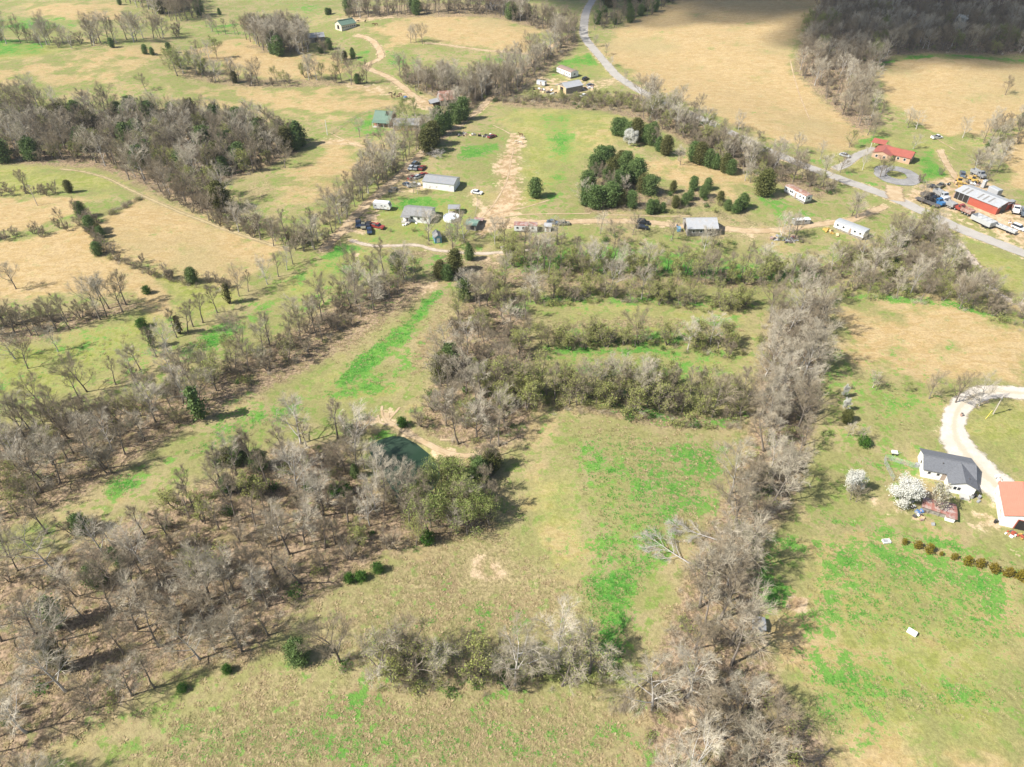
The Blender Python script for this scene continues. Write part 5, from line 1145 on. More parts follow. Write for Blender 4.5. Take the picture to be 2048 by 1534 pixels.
MB().prism([(Lq * .62, 4.0), (Lq * .62 + .7, 6.2), (Lq * .62 + 1.4, 4.0)], 2.4, 4.3, 'y').build('dormer', MATS['roof_green'], e)
gable('grey_roofed_house', 'low tan house with grey roof behind bare yard trees', 'house', (789, 261), (843, 261), 8.0, 2.6, 1.7, 'brick_tan', 'shingle_light', wins=W4('near', (.2, .45, .75, .9)), doors=[('near', .6)])
e = gable('weathered_barn', 'weathered grey barn with rust-patched tin roof at the track end', 'barn', (882, 213), (911, 210), 9.0, 3.2, 3.0, 'boards_grey', 'roof_rust', doors=[('near', .4, 2.6, 2.8, 'inside_shade_paint')])
MB().prism([(-.4, 2.5), (-.4, 2.62), (-5.2, 1.9), (-5.2, 1.78)][::-1], .4, 6.5, 'y').build('lean_to_roof', MATS['roof_tin'], e); posts(e, [(-5.0, .7), (-5.0, 6.2), (-2.6, .7)], 1.85, .08); MB().box(-4.9, -.1, 5.6, 5.7, -.4, 1.9).build('lean_to_wall', MATS['boards_grey'], e)
e = gable('long_green_barn', 'long white barn with green roof beside the horse paddock', 'barn', (684, 63), (713, 53), 8.0, 3.0, 2.0, 'siding_cream', 'roof_green', over=.3, wins=[('near', t, 1.2, .9, .8) for t in (.1, .23, .36, .49, .62, .75, .88)], doors=[('left', .5, 2.6, 2.6, 'inside_shade_paint')])
MB().box(.3, e['L'] - .3, 3.6, 4.4, 4.95, 5.45).build('ridge_vent', MATS['roof_green'], e)
e = gable('plywood_workshop', 'plywood-fronted workshop with pale patchy tin roof amid junk', 'workshop', (1132, 189), (1165, 182), 8.0, 3.2, 1.6, 'boards_grey', 'roof_tin_pale', over=.3)
MB().box(-.05, -.004, .2, 7.8, 0, 3.2).build('plywood_front', MATS['plywood'], e); MB().box(-.09, -.055, 2.6, 5.4, 0, 2.8).build('door', MATS['inside_shade_paint'], e)  # doorway is a flat panel with the inner shade painted on
MB().prism([(8.1, 2.6), (11.0, 2.0), (11.0, 2.1), (8.1, 2.7)], 0, 7, 'x').build('lean_to_roof', MATS['roof_tin'], e); posts(e, [(.2, 10.8), (6.8, 10.8)], 2.0, .07)
e = gable('far_grey_house', 'dark grey house half hidden in the far hedge', 'house', (986, 21), (1012, 19), 8.0, 3.0, 2.6, 'boards_grey', 'roof_tin', wins=W4('near', (.25, .6)), doors=[('near', .45)])
gable('old_grey_shed', 'old weathered shed among bare trees below the long barn', 'shed', (618, 86), (650, 82), 7.0, 2.6, 1.8, 'boards_grey', 'roof_tin', doors=[('near', .5, 2.2, 2.2, 'inside_shade_paint')])
# brick house with red roof and carport
e = gable('red_roofed_brick_house', 'tan brick ranch house with red metal roof and front wing', 'house', (1766, 316), (1817, 329), 8.0, 2.6, 1.5, 'brick_tan', 'roof_red', wins=W4('near', (.55, .8)) + W4('right', (.5,)), doors=[('near', .38, 1.6, 2.05, 'inside_shade_paint')])
xa, xb, ya = -4.4, 3.2, -2.6; xm = (xa + xb) / 2
MB().prism([(xa, -1.0), (xa, 2.58), (xm, 3.75), (xb, 2.58), (xb, -1.0)], ya, 6.5, 'y').build('wing_wall', MATS['brick_tan'], e)
r = MB(); r.prism([(xa - .35, 2.52), (xa - .35, 2.65), (xm, 3.93), (xm, 3.8)], ya - .3, 6.8, 'y'); r.prism([(xm, 3.8), (xm, 3.93), (xb + .35, 2.65), (xb + .35, 2.52)], ya - .3, 6.8, 'y'); r.build('wing_roof', MATS['roof_red'], e)
for xx in (xa + 2.0, xa + 5.2):
    f = MB().box(xx - .55, xx + .55, ya - .05, ya - .004, .9, 2.1).build('window', MATS['siding_white'], e); MB().box(xx - .45, xx + .45, ya - .07, ya - .052, 1.0, 2.0).build('pane', MATS['glass_dark'], f)
def canopy(name, label, cat, c, L, W, h, rise, roof, rz, legs=4):
    a = at(*c); e = empty(name, a, rz, label, cat); r = MB()
    r.prism([(-W / 2, h), (0, h + rise), (0, h + rise + .1), (-W / 2, h + .1)], -L / 2, L / 2, 'x'); r.prism([(0, h + rise), (W / 2, h), (W / 2, h + .1), (0, h + rise + .1)], -L / 2, L / 2, 'x'); r.build('roof', MATS[roof], e)
    posts(e, [(x, y) for x in (-L / 2 + .3, L / 2 - .3) for y in (-W / 2 + .2, W / 2 - .2)], h + .02, .08, 'siding_white')
    return e
rzb = frame((1766, 316), (1817, 329))[2]
e = canopy('red_carport', 'open red-roofed carport at the end of the house driveway', 'carport', (1757, 295), 6.0, 6.6, 2.7, 1.0, 'roof_red', rzb)
e = canopy('pool_pavilion', 'small grey-roofed pavilion beside the round pool', 'pavilion', (909, 425), 4.6, 4.0, 2.3, .6, 'roof_tin', 0.0)
# red workshop
e = gable('red_workshop', 'long red metal workshop with pale tin roof and open left bay', 'workshop', (1906, 395), (1990, 430), 9.6, 3.0, 1.0, 'paint_red', 'roof_tin_pale', over=.35)
Lw = e['L']; MB().box(.25, Lw * .34, -.035, -.004, -.6, 2.8).build('bay_shade_sheet', MATS['inside_shade_paint'], e); posts(e, [(.25, -.12), (Lw * .11, -.12), (Lw * .22, -.12), (Lw * .34, -.12)], 2.95, .1, 'steel_grey')  # left bay: shade of the inside painted as a dark sheet over solid wall
k = 1.0 / 4.8
for t in (.14, .24, .5, .62, .75):
    M = Matrix.Rotation(math.atan(k), 4, 'X'); MB().box(Lw * t - .3, Lw * t + .3, .3, 4.2, 0.0, .05, Matrix.Translation((0, 0, 3.0 + .18)) @ M).build('skylight', MATS['skylight_strip'], e)
MB().box(Lw - .15, Lw + .02, -.02, 9.62, 2.5, 2.95).build('end_trim', MATS['siding_white'], e)
MB().box(Lw + .004, Lw + .05, 2.0, 6.0, -.4, 3.0).build('end_door', MATS['steel_dark'], e)
# box trailers and tanks by the workshop
def boxunit(name, label, cat, p0, p1, W, h, mat, z0=.9):
    a, L, rz = frame(p0, p1); e = empty(name, a, rz, label, cat)
    MB().prism([(0, z0), (W, z0), (W, h - .12), (W - .12, h), (.12, h), (0, h - .12)], 0, L, 'x').build('box', MATS[mat], e)
    if z0 > .3:
        MB().box(.1, L - .1, .5, W - .5, z0 - .25, z0 - .01).build('frame', MATS['steel_dark'], e)
        for x in (L * .72, L * .86):
            for y in (.2, W - .2): MB().tube([(x, y - .14, .45), (x, y + .14, .45)], [.45, .45], 12).build('wheel', MATS['rubber'], e)
        MB().tube([(L * .12, W / 2, -.1), (L * .12, W / 2, z0 - .2)], [.07, .07], 6).build('prop_leg', MATS['steel_dark'], e)
    MB().box(L + .004, L + .05, .15, W - .15, z0 + .1, h - .2).build('door', MATS['steel_grey'], e)
    return e
boxunit('box_trailer', 'pale green box trailer in the brush behind the red workshop', 'trailer', (1971, 388), (1990, 397), 2.6, 3.3, 'alu_pale'); boxunit('grey_crate_body', 'grey truck body set down at the workshop corner', 'truck body', (2012, 411), (2020, 414), 2.4, 2.2, 'steel_grey', .15)
boxunit('white_tank_body', 'white upright truck body leaning in the workshop trees', 'truck body', (1960, 375), (1966, 377), 2.2, 3.0, 'alu_pale', .15); boxunit('blue_dumpster', 'blue dumpster at the tin barn corner', 'dumpster', (1354, 464), (1361, 464.5), 2.0, 1.4, 'paint_blue', .1)
boxunit('white_water_tank', 'white box tank lying on the patchy green field', 'tank', (1812, 1264), (1830, 1275), .9, .8, 'siding_white', .05)

# ------------------------------------------------------------------ vehicles
def wheels(e, xs, y, r, w=.22):
    for x in xs:
        for s in (-1, 1):
            o = MB().tube([(x, s * y - w / 2, r), (x, s * y + w / 2, r)], [r, r], 12).build('wheel', MATS['rubber'], e)
            MB().tube([(x, s * y - w / 2 - .01, r), (x, s * y + w / 2 + .01, r)], [r * .55, r * .55], 10).build('rim', MATS['chrome'], o)
def place(c, d):
    a = at(*c); b = at(c[0] + d[0], c[1] + d[1]); return a, math.atan2(b.y - a.y, b.x - a.x)
def car(name, label, c, d, col, kind='sedan', cat='car'):
    a, rz = place(c, d); e = empty(name, a, rz, label, cat, 'parked vehicles'); m = PM(col)
    L, W = (4.7, 1.8) if kind == 'sedan' else (4.8, 1.9) if kind == 'suv' else (5.6, 1.95)
    h = L / 2
    MB().prism([(-h, .42), (-h + .12, .3), (h - .15, .3), (h, .48), (h - .05, .78), (h - .5, .92), (-h + .25, .98 if kind != 'pickup' else 1.05), (-h, .9)][::-1], -W / 2, W / 2, 'y').build('body', m, e)
    if kind == 'sedan': g = [(-h + .55, .97), (-h + 1.15, 1.42), (.35, 1.44), (1.15, .92)]
    elif kind == 'suv': g = [(-h + .12, .98), (-h + .3, 1.72), (.5, 1.74), (1.15, .92)]
    else: g = [(-.35, 1.03), (-.25, 1.72), (.75, 1.74), (1.35, .93)]
    cab = MB(); n = len(g); vs = []
    for y, s in ((-W / 2 + .04, 1), (W / 2 - .04, -1)):
        for i, (x, z) in enumerate(g): vs.append((x, y + (s * .2 if i in (1, 2) else 0), z))
    cab.add(vs, [(0, 1, 2, 3), (7, 6, 5, 4), (0, 4, 5, 1), (1, 5, 6, 2), (2, 6, 7, 3), (3, 7, 4, 0)]); cb = cab.build('cabin_glass', MATS['glass_dark'], e)
    MB().box(g[1][0] - .03, g[2][0] + .03, -W / 2 + .22, W / 2 - .22, g[1][1] + .005, g[1][1] + .06).build('cabin_roof', m, e)
    if kind == 'pickup':
        bd = MB(); bd.box(-h + .12, -.45, -W / 2 + .12, W / 2 - .12, 1.0, 1.06); bd.build('bed', MATS['steel_dark'], e)
        for s in (-1, 1): MB().box(-h + .05, -.42, s * (W / 2 - .06) - .06, s * (W / 2 - .06) + .06, 1.0, 1.32).build('bed_side', m, e)
        MB().box(-h + .02, -h + .1, -W / 2 + .13, W / 2 - .13, 1.0, 1.32).build('tailgate', m, e)
    wheels(e, (-h * .62, h * .62), W / 2 - .1, .34)
    for s in (-1, 1):
        MB().box(h - .1, h - .015, s * .6 - .16, s * .6 + .16, .62, .74).build('headlight', MATS['chrome'], e)
    return e
def dump_truck(name, label, c, d, cabcol, boxmat, raised=0.0, L=7.6):
    a, rz = place(c, d); e = empty(name, a, rz, label, 'dump truck', 'parked trucks'); h = L / 2
    MB().box(-h + .2, h - .3, -.45, .45, .7, .95).build('chassis', MATS['steel_dark'], e)
    MB().prism([(h - 1.5, .8), (h - .1, .8), (h, 1.0), (h - .1, 1.75), (h - 1.5, 1.9)][::-1], -.95, .95, 'y').build('hood', PM(cabcol), e)
    cab = MB().prism([(h - 3.0, .8), (h - 1.52, .8), (h - 1.52, 2.0), (h - 1.85, 2.75), (h - 3.0, 2.8)][::-1], -1.1, 1.1, 'y').build('cab', PM(cabcol), e)
    MB().prism([(h - 1.50, 2.02), (h - 1.48, 2.05), (h - 1.80, 2.7), (h - 1.83, 2.68)], -.95, .95, 'y').build('windscreen', MATS['glass_dark'], cab)
    for s in (-1, 1): MB().box(h - 2.8, h - 2.0, s * 1.1 - .012, s * 1.1 + .012, 1.9, 2.55).build('side_window', MATS['glass_dark'], cab)
    M = Matrix.Translation((-h, 0, 1.0)) @ Matrix.Rotation(-raised, 4, 'Y'); bl = L - 3.2; b = MB()
    b.box(0, bl, -1.2, 1.2, 0, .12, M); b.box(0, bl, -1.2, -1.1, .125, 1.35, M); b.box(0, bl, 1.1, 1.2, .125, 1.35, M); b.box(bl - .1, bl, -1.09, 1.09, .125, 1.55, M); b.box(0, .1, -1.09, 1.09, .125, 1.2, M)
    bo = b.build('dump_box', MATS[boxmat], e)
    for t in (.2, .4, .6, .8):
        for s in (-1, 1): MB().box(bl * t - .05, bl * t + .05, s * 1.24 - .04, s * 1.24 + .04, .1, 1.3, M).build('rib', MATS[boxmat], bo)
    wheels(e, (-h + .9, -h + 2.1, -h + 3.3, h - 1.0), .95, .5, .35)
    return e
def flat_trailer(name, label, p0, p1, W, deck_h, mat, sides=0.0):
    a, L, rz = frame(p0, p1); e = empty(name, a, rz, label, 'trailer', 'parked trailers')
    MB().box(0, L, 0, W, deck_h - .2, deck_h).build('deck', MATS[mat], e)
    if sides:
        for (n_, x0, x1, y0, y1) in (('side_panel', 0, L, -.02, .08), ('side_panel', 0, L, W - .08, W + .02), ('end_panel', 0, .1, .09, W - .09), ('end_panel', L - .1, L, .09, W - .09)):
            MB().prism([(x0, deck_h + .003), (x1, deck_h + .003), (x1, deck_h + sides), (x0, deck_h + sides)][::-1], y0, y1, 'y').build(n_, MATS[mat], e)
        for t in (.25, .5, .75): MB().box(L * t - .05, L * t + .05, .09, W - .09, deck_h + sides - .12, deck_h + sides - .03).build('cross_bar', MATS['steel_grey'], e)
    for y in (W * .3, W * .7): MB().box(.2, L - .2, y - .08, y + .08, deck_h - .45, deck_h - .205).build('beam', MATS['steel_dark'], e)
    for x in (L - 2.6, L - 1.4):
        for y in (.15, W - .15): MB().tube([(x, y - .15, .45), (x, y + .15, .45)], [.45, .45], 12).build('wheel', MATS['rubber'], e)
    for y in (W * .3, W * .7): MB().tube([(L * .15, y, -.1), (L * .15, y, deck_h - .4)], [.07, .07], 6).build('landing_leg', MATS['steel_dark'], e)
    return e
def loader(name, label, c, d, col='machine_yellow'):
    a, rz = place(c, d); e = empty(name, a, rz, label, 'loader', 'yellow machines'); M_ = MATS[col]
    MB().prism([(-2.0, .6), (1.4, .6), (1.5, 1.3), (.3, 1.5), (-.2, 1.5), (-2.0, 1.6)][::-1], -.75, .75, 'y').build('body', M_, e)
    cb = MB().box(-.7, .3, -.65, .65, 1.62, 2.55).build('cab', MATS['glass_dark'], e); MB().box(-.8, .4, -.72, .72, 2.56, 2.68).build('cab_roof', M_, cb)
    for s in (-1, 1): MB().prism([(.2, 1.3), (.4, 1.45), (2.4, .75), (2.3, .55)], s * .6 - .07, s * .6 + .07, 'y').build('loader_arm', M_, e)
    MB().prism([(2.2, .15), (3.0, .1), (2.35, .35), (2.3, .95), (2.2, .95)][::-1], -1.0, 1.0, 'y').build('bucket', MATS['steel_dark'], e)
    MB().tube([(-2.0, 0, 1.2), (-3.0, 0, 2.6), (-3.8, 0, 1.3)], [.14, .12, .1], 6).build('rear_boom', M_, e)
    wheels(e, (-1.2, 1.0), .95, .6, .4); return e
# yard by the white house
car('dark_truck', 'large dark blue pickup among cars at the lane corner', (717, 450), (0, 6), 'navy', 'pickup', 'pickup'); car('dark_sedan', 'black sedan behind the dark blue coupe at the lane corner', (737, 451), (1, -6), 'black')
car('blue_coupe', 'dark blue car nosed toward the grass at the lane corner', (739, 464), (1, 6), 'navy'); car('red_pickup', 'small red pickup at the lane corner yard edge', (755, 455), (7, 2), 'red', 'pickup', 'pickup'); car('brown_wreck', 'dull olive car squeezed between dark vehicles at the lane corner', (727, 454), (0, 6), 'olive')
car('white_pickup', 'white pickup parked at the end of the long shed', (828, 373), (6, -1), 'white', 'pickup', 'pickup'); car('grey_sedan', 'dark grey car beside the white pickup', (816, 372), (5, 2), 'slate'); car('faded_car', 'faded grey car on the lane edge above the motorhome', (786, 382), (5, -4), 'grey')
car('white_sedan', 'white car at the corner of the eroded dirt', (954, 387), (6, 1), 'white')
car('slate_car', 'dark grey car foremost of the cluster by the fallen tree', (831, 330), (5, -5), 'slate', 'suv'); car('pale_blue_car', 'pale grey-blue car in the cluster by the fallen tree', (823, 337), (4, -5), 'silver'); car('grey_car', 'mid grey car in the cluster by the fallen tree', (833, 338), (4, -5), 'grey'); car('maroon_car', 'maroon and grey car at the end of the fallen-tree cluster', (845, 338), (5, -5), 'maroon')
car('red_car', 'red car behind the long shed', (846, 352), (5, -2), 'red'); car('silver_car', 'silver car behind the long shed', (836, 356), (5, -2), 'silver'); car('dull_red_car', 'dull maroon car behind the long shed, furthest along the row', (826, 358), (5, -2), 'maroon')
car('junk_red_car', 'dark red wrecked car on the junk heap in green grass', (984, 275), (6, -2), 'maroon')
car('black_suv', 'black suv at the brown-roofed mobile home', (1171, 160), (6, -3), 'black', 'suv', 'suv'); car('workshop_car', 'grey car at the end of the plywood workshop', (1180, 172), (6, -2), 'grey'); car('hidden_car', 'white car half hidden in brush before the plywood workshop', (1168, 193), (6, -2), 'white')
car('black_car', 'black car beside the yard track, upper of the pair', (1286, 447), (6, 1), 'black', 'suv'); car('black_wreck', 'black car in green weeds, lower of the pair', (1284, 457), (6, 1), 'black')
car('blue_junk_car', 'faded blue car beside the streaked trailer', (1106, 447), (6, 1), 'slate'); car('brown_junk_car', 'brown car at the yard track cedar', (1127, 449), (6, 0), 'olive')
car('lawn_car', 'silver car on the lawn by the house driveway', (1689, 313), (6, 2), 'silver'); car('field_wreck', 'white and dark wreck at the field edge behind the brick house', (1873, 277), (6, -1), 'white', 'pickup', 'pickup')
car('white_car', 'white car near the flat trailer end', (2036, 458), (7, 3), 'white', 'suv'); car('yard_black_car', 'black car at the back of the truck yard', (1865, 376), (6, 1), 'black'); car('olive_car', 'olive car at the back of the truck yard', (1880, 374), (5, -3), 'olive', 'pickup', 'pickup')
car('yard_pickup', 'dark pickup on the trail above the yellow loader', (1924, 352), (1, 5), 'slate', 'pickup', 'pickup')
dump_truck('silver_dump_truck', 'silver-grey dump truck beside the workshop open bay', (1881, 395), (8, 5), 'silver', 'steel_grey'); dump_truck('black_dump_truck', 'black dump truck with tilted box in the truck yard', (1858, 402), (8, 4), 'black', 'steel_dark', .25)
dump_truck('white_dump_truck', 'white-cabbed dump truck with grey box beside the blue cab', (1891, 411), (-8, -4), 'white', 'steel_grey'); dump_truck('red_dump_truck', 'red dump truck with rusty box in front of the red wall', (1925, 425), (-8, -4), 'red', 'roof_rust_red')
dump_truck('blue_truck', 'bright blue truck beside the long dark flatbed', (1872, 408), (8, 4), 'blue', 'steel_dark', 0, 6.4); dump_truck('rusty_truck', 'white and rust truck facing the grass beyond the workshop', (2029, 424), (1, 6), 'white', 'roof_rust_red', 0, 6.0)
dump_truck('grey_dump_truck', 'dark grey truck at the yard edge beyond the workshop', (2046, 430), (1, 6), 'slate', 'steel_grey', 0, 6.5); dump_truck('flatbed_wrecker', 'grey work truck under the trees above the workshop', (1955, 353), (8, 4), 'grey', 'steel_grey', 0, 7.0)
flat_trailer('dark_flatbed_trailer', 'long dark flatbed trailer along the road verge', (1827, 401), (1873, 419), 2.5, 1.1, 'steel_dark'); flat_trailer('hopper_trailer', 'open-topped pale aluminium hopper trailer beside the paved road', (1938, 441), (1976, 460), 3.6, 1.1, 'alu_pale', 1.5)
flat_trailer('white_flat_trailer', 'narrow white-sided flat trailer behind the hopper trailer', (1986, 455), (2027, 472), 1.9, 1.0, 'alu_pale', .6)
loader('yellow_loader', 'yellow backhoe loader at the yard trail end', (1917, 368), (3, 4)); loader('yellow_backhoe', 'yellow backhoe under the trees above the workshop', (1946, 364), (6, 2)); loader('ochre_loader', 'ochre loader close behind the workshop roof', (1926, 379), (7, 1))
# motorhome
a, L, rz = frame((747, 419), (781, 423)); e = empty('motorhome', a, rz, 'old cream motorhome parked on the bare dirt by the lane', 'motorhome')
MB().prism([(0, .5), (L - .3, .5), (L, .9), (L - .05, 1.5), (L - .5, 2.6), (L - .8, 2.95), (.15, 2.95), (0, 2.8)][::-1], 0, 2.4, 'y').build('body', MATS['metal_white'], e)
for t in (.14, .5, .7): window(e, 'near', L, 2.4, L * t, 1.6, .6, .4, 'metal_white')
MB().prism([(L - .09, 1.55), (L - .48, 2.52), (L - .44, 2.55), (L - .03, 1.6)], .2, 2.2, 'y').build('windscreen', MATS['glass_dark'], e)
for x in (L * .25, L * .8):
    for y in (.15, 2.25): MB().tube([(x, y - .13, .42), (x, y + .13, .42)], [.42, .42], 12).build('wheel', MATS['rubber'], e)
MB().box(L * .3, L * .4, .8, 1.5, 2.96, 3.2).build('air_conditioner', MATS['siding_white'], e)
# pool
a = at(903, 438); e = empty('round_pool', a, 0, 'round above-ground pool with pale walls beside the pavilion', 'pool'); n = 28
ring_ = lambda r, z: [(r * math.cos(2 * math.pi * i / n), r * math.sin(2 * math.pi * i / n), z) for i in range(n)]
m_ = MB(); vs = ring_(3.0, -.2) + ring_(3.0, 1.2) + ring_(2.86, 1.2) + ring_(2.86, .9); fs = []
for k_ in range(3):
    for i in range(n): j = (i + 1) % n; fs.append((k_ * n + i, k_ * n + j, (k_ + 1) * n + j, (k_ + 1) * n + i))
m_.add(vs, fs); m_.build('pool_wall', MATS['siding_white'], e); m_ = MB(); m_.add(ring_(2.86, .95), [tuple(range(n))]); m_.build('water', MATS['pool_cover'], e)
for i in range(0, n, 3): t = 2 * math.pi * i / n; MB().tube([(3.06 * math.cos(t), 3.06 * math.sin(t), -.2), (3.06 * math.cos(t), 3.06 * math.sin(t), 1.3)], [.05, .05], 5).build('upright', MATS['siding_white'], e)
MB().box(-1.4, 1.6, 3.15, 4.6, .9, 1.02).build('deck', MATS['post_grey'], e)

# ------------------------------------------------------------------ poles, fences, small things
def pole(name, label, c, h, mat='wood_pole', arm=True, lamp=False):
    a = at(*c); e = empty(name, a, .4, label, 'pole'); MB().tube([(0, 0, -.4), (0, 0, h)], [.15, .10], 8).build('shaft', MATS[mat], e)
    if arm: MB().box(-.9, .9, -.06, .06, h - .6, h - .48).build('crossarm', MATS[mat], e)
    if lamp:
        MB().tube([(.28, .1, h - 1.3), (.28, .1, h - .6)], [.2, .2], 10).build('transformer', MATS['alu_pale'], e); MB().tube([(0, 0, h - .4), (-.5, -.2, h - .3), (-.7, -.3, h - .4)], [.04, .04, .1], 6).build('lamp_arm', MATS['alu_pale'], e)
    return e
e = pole('utility_pole', 'pale utility pole with transformer and yellow-guarded guy wire by driveway', (1986, 828.5), 6.2, 'wood_pole', True, True)
g = at(1971, 838); mi = e.matrix_basis.inverted(); gl = mi @ g
MB().tube([tuple(gl), (0, 0, 5.2)], [.02, .02], 4).build('guy_wire', MATS['wire'], e); MB().tube([tuple(gl), tuple(Vector((0, 0, 5.2)) * .42 + gl * .58)], [.05, .05], 6).build('guy_guard', MATS['guard_yellow'], e)
pole('white_lamp_pole', 'slim white pole at the corner of the fenced yard', (655, 270), 7.0, 'siding_white', False); pole('field_pole', 'bare wooden pole in the orange stubble field', (75, 411), 8.5, 'wood_pole', True)
def fence(name, label, px, h, spacing, rails, mat='post_grey', mesh=False):
    pts = smooth_line([xy(*p) for p in px], spacing) if len(px) > 2 else smooth_line([xy(*px[0]), xy(*px[1])], spacing)
    a = at(*px[0]); e = empty(name, a, 0, label, 'fence'); P = [Vector((x, y, hz(x, y))) - a for (x, y) in pts]
    for p in P: MB().tube([p - Vector((0, 0, .3)), p + Vector((0, 0, h))], [.06, .05], 5).build('post', MATS[mat], e)
    for k in range(rails):
        z = h * (k + .9) / rails * .97; MB().tube([p + Vector((0, 0, z)) for p in P], [.022 if mesh else .035] * len(P), 4, False).build('wire' if mesh else 'rail', MATS['wire' if mesh else mat], e)
    return e
fence('wire_pen_fence', 'grey wire pen fence beside the white house', [(1840, 940), (1800, 928), (1768, 919), (1774, 940), (1786, 962)], 1.6, 2.4, 7, 'wire', True)
fence('yard_fence', 'thin post fence around the green-roofed house yard', [(662, 270), (690, 250), (720, 232), (750, 222), (790, 214)], 1.2, 3.0, 3)
fence('dog_run_fence', 'low board fence behind the round pool', [(948, 440), (952, 425), (955, 400), (951, 385)], 1.0, 2.6, 2)
# white frame, cart, trough, barrel
a = at(1772, 1084); e = empty('white_trough', a, .1, 'white rectangular trough lying at the end of the shrub row', 'trough')
MB().box(-.8, .8, -.5, .5, -.05, .12).build('floor_pan', MATS['steel_grey'], e)
for (x0, x1, y0, y1) in ((-.8, .8, -.5, -.40), (-.8, .8, .40, .5), (-.8, -.70, -.395, .395), (.70, .8, -.395, .395)): MB().box(x0, x1, y0, y1, .123, .5).build('side_wall', MATS['siding_white'], e)
a = at(1788, 908); e = empty('white_cart', a, -.2, 'small white garden cart on the lawn above the wire pen', 'cart')
MB().box(-.7, .7, -.4, .4, .45, .55).build('bed', MATS['siding_white'], e); MB().box(-.7, .7, -.44, -.405, .45, .85).build('side_board', MATS['siding_white'], e); MB().box(-.7, .7, .405, .44, .45, .85).build('side_board', MATS['siding_white'], e)
for x in (-.45, .45):
    for y in (-.5, .5): MB().tube([(x, y - .05, .22), (x, y + .05, .22)], [.22, .22], 10).build('wheel', MATS['rubber'], e)
MB().tube([(.7, 0, .5), (1.5, 0, .75)], [.03, .03], 5).build('handle', MATS['steel_grey'], e)
a = at(811, 197); e = empty('hay_feeder', a, .3, 'round hay feeder under blue tarp beside the horses', 'hay feeder')
m_ = MB(); vs = ring_(1.2, 0) + ring_(1.2, .9); m_.add(vs, [(i, (i + 1) % n, n + (i + 1) % n, n + i) for i in range(n)]); m_.build('ring', MATS['steel_grey'], e); m_ = MB(); m_.add(ring_(1.1, .05) + ring_(.9, 1.1) + ring_(.35, 1.35), [(k_ * n + i, k_ * n + (i + 1) % n, (k_ + 1) * n + (i + 1) % n, (k_ + 1) * n + i) for k_ in range(2) for i in range(n)] + [tuple(range(2 * n, 3 * n))]); m_.build('tarp', MATS['tarp_blue'], e)
a = at(801, 852); e = empty('plank_bench', a, -.15, 'grey plank bench at the head of the pond dam track', 'bench')
for y in (-.3, 0, .3): MB().box(-1.0, 1.0, y - .13, y + .13, .55, .61).build('plank', MATS['post_grey'], e)
for x in (-.8, .8):
    for y in (-.3, .3): MB().box(x - .05, x + .05, y - .05, y + .05, -.1, .549).build('leg', MATS['post_grey'], e)
for (u, v, nm, lab, mt) in ((1354, 453, 'blue_barrel', 'blue barrel behind the blue dumpster', 'tarp_blue'), (1990, 1045, 'black_barrel', 'dark barrel at the corner of the red-roofed garage', 'rubber'), (1943, 996, 'steel_barrel', 'steel barrel at the corner of the white house', 'steel_grey'), (1922, 832, 'ash_barrel', 'rusty burn barrel beside the gravel driveway', 'roof_rust')):
    a = at(u, v); e = empty(nm, a, 0, lab, 'barrel'); prof = [(.30, -.05), (.32, .0), (.30, .3), (.32, .32), (.30, .6), (.32, .62), (.31, .9)]
    MB().tube([(0, 0, z) for r_, z in prof], [r_ for r_, z in prof], 12).build('drum', MATS[mt], e); MB().tube([(0, 0, .905), (0, 0, .93)], [.29, .29], 12).build('lid', MATS['steel_dark'], e)
# junk: planks, panels and scrap that can be told apart
def junk(name, label, px, n_, mats, size=1.4):
    rng = random.Random(int(px[0][0])); P = [at(*p) for p in px]; e = empty(name, P[0], 0, label, 'junk heap')
    for i in range(n_):
        t = rng.random() * (len(P) - 1); k_ = int(t); p = P[k_].lerp(P[k_ + 1], t - k_) - P[0] + Vector((rng.gauss(0, 1.0), rng.gauss(0, 1.0), 0)); s = size * rng.uniform(.4, 1.3)
        M = Matrix.Translation((p.x, p.y, hz(p.x + P[0].x, p.y + P[0].y) - P[0].z + .25)) @ Euler((rng.uniform(-.5, .5), rng.uniform(-.5, .5), rng.uniform(0, 6.28))).to_matrix().to_4x4()
        MB().box(-s / 2, s / 2, -s * rng.uniform(.15, .4), s * rng.uniform(.15, .4), -.25, rng.uniform(.05, .5), M).build(rng.choice(('scrap_panel', 'scrap_block', 'plank')), MATS[rng.choice(mats)], e)
JM = ['siding_white', 'steel_dark', 'boards_grey', 'roof_rust_red', 'steel_grey', 'plywood', 'rubber']
junk('grass_junk_heap', 'long heap of boards and scrap across the bright green grass', [(915, 272), (940, 268), (965, 272), (990, 274)], 34, JM)
junk('workshop_junk_heap', 'spread of pale scrap left of the plywood workshop', [(1068, 178), (1090, 182), (1110, 188)], 34, JM, 1.7); junk('workshop_side_heap', 'grey scrap at the road end of the plywood workshop', [(1168, 180), (1185, 174)], 16, JM, 1.8)
junk('truck_yard_scrap', 'jumble of steel and pallets behind the red workshop', [(1935, 384), (1950, 390), (1968, 396)], 30, JM, 1.6); junk('yard_parts_heap', 'mixed parts between the yellow machines', [(1895, 370), (1925, 366), (1940, 368), (1955, 372)], 24, JM, 1.4)
junk('creek_scrap_heap', 'brown scrap pile in the brush below the yard track', [(1540, 478), (1570, 482), (1600, 480)], 26, ['boards_grey', 'steel_dark', 'roof_rust_red', 'steel_grey'], 1.6); junk('coop_clutter', 'clutter of boards and tarps before the rusty coop', [(1826, 1018), (1838, 1026), (1845, 1040)], 18, JM + ['tarp_blue'], .8)
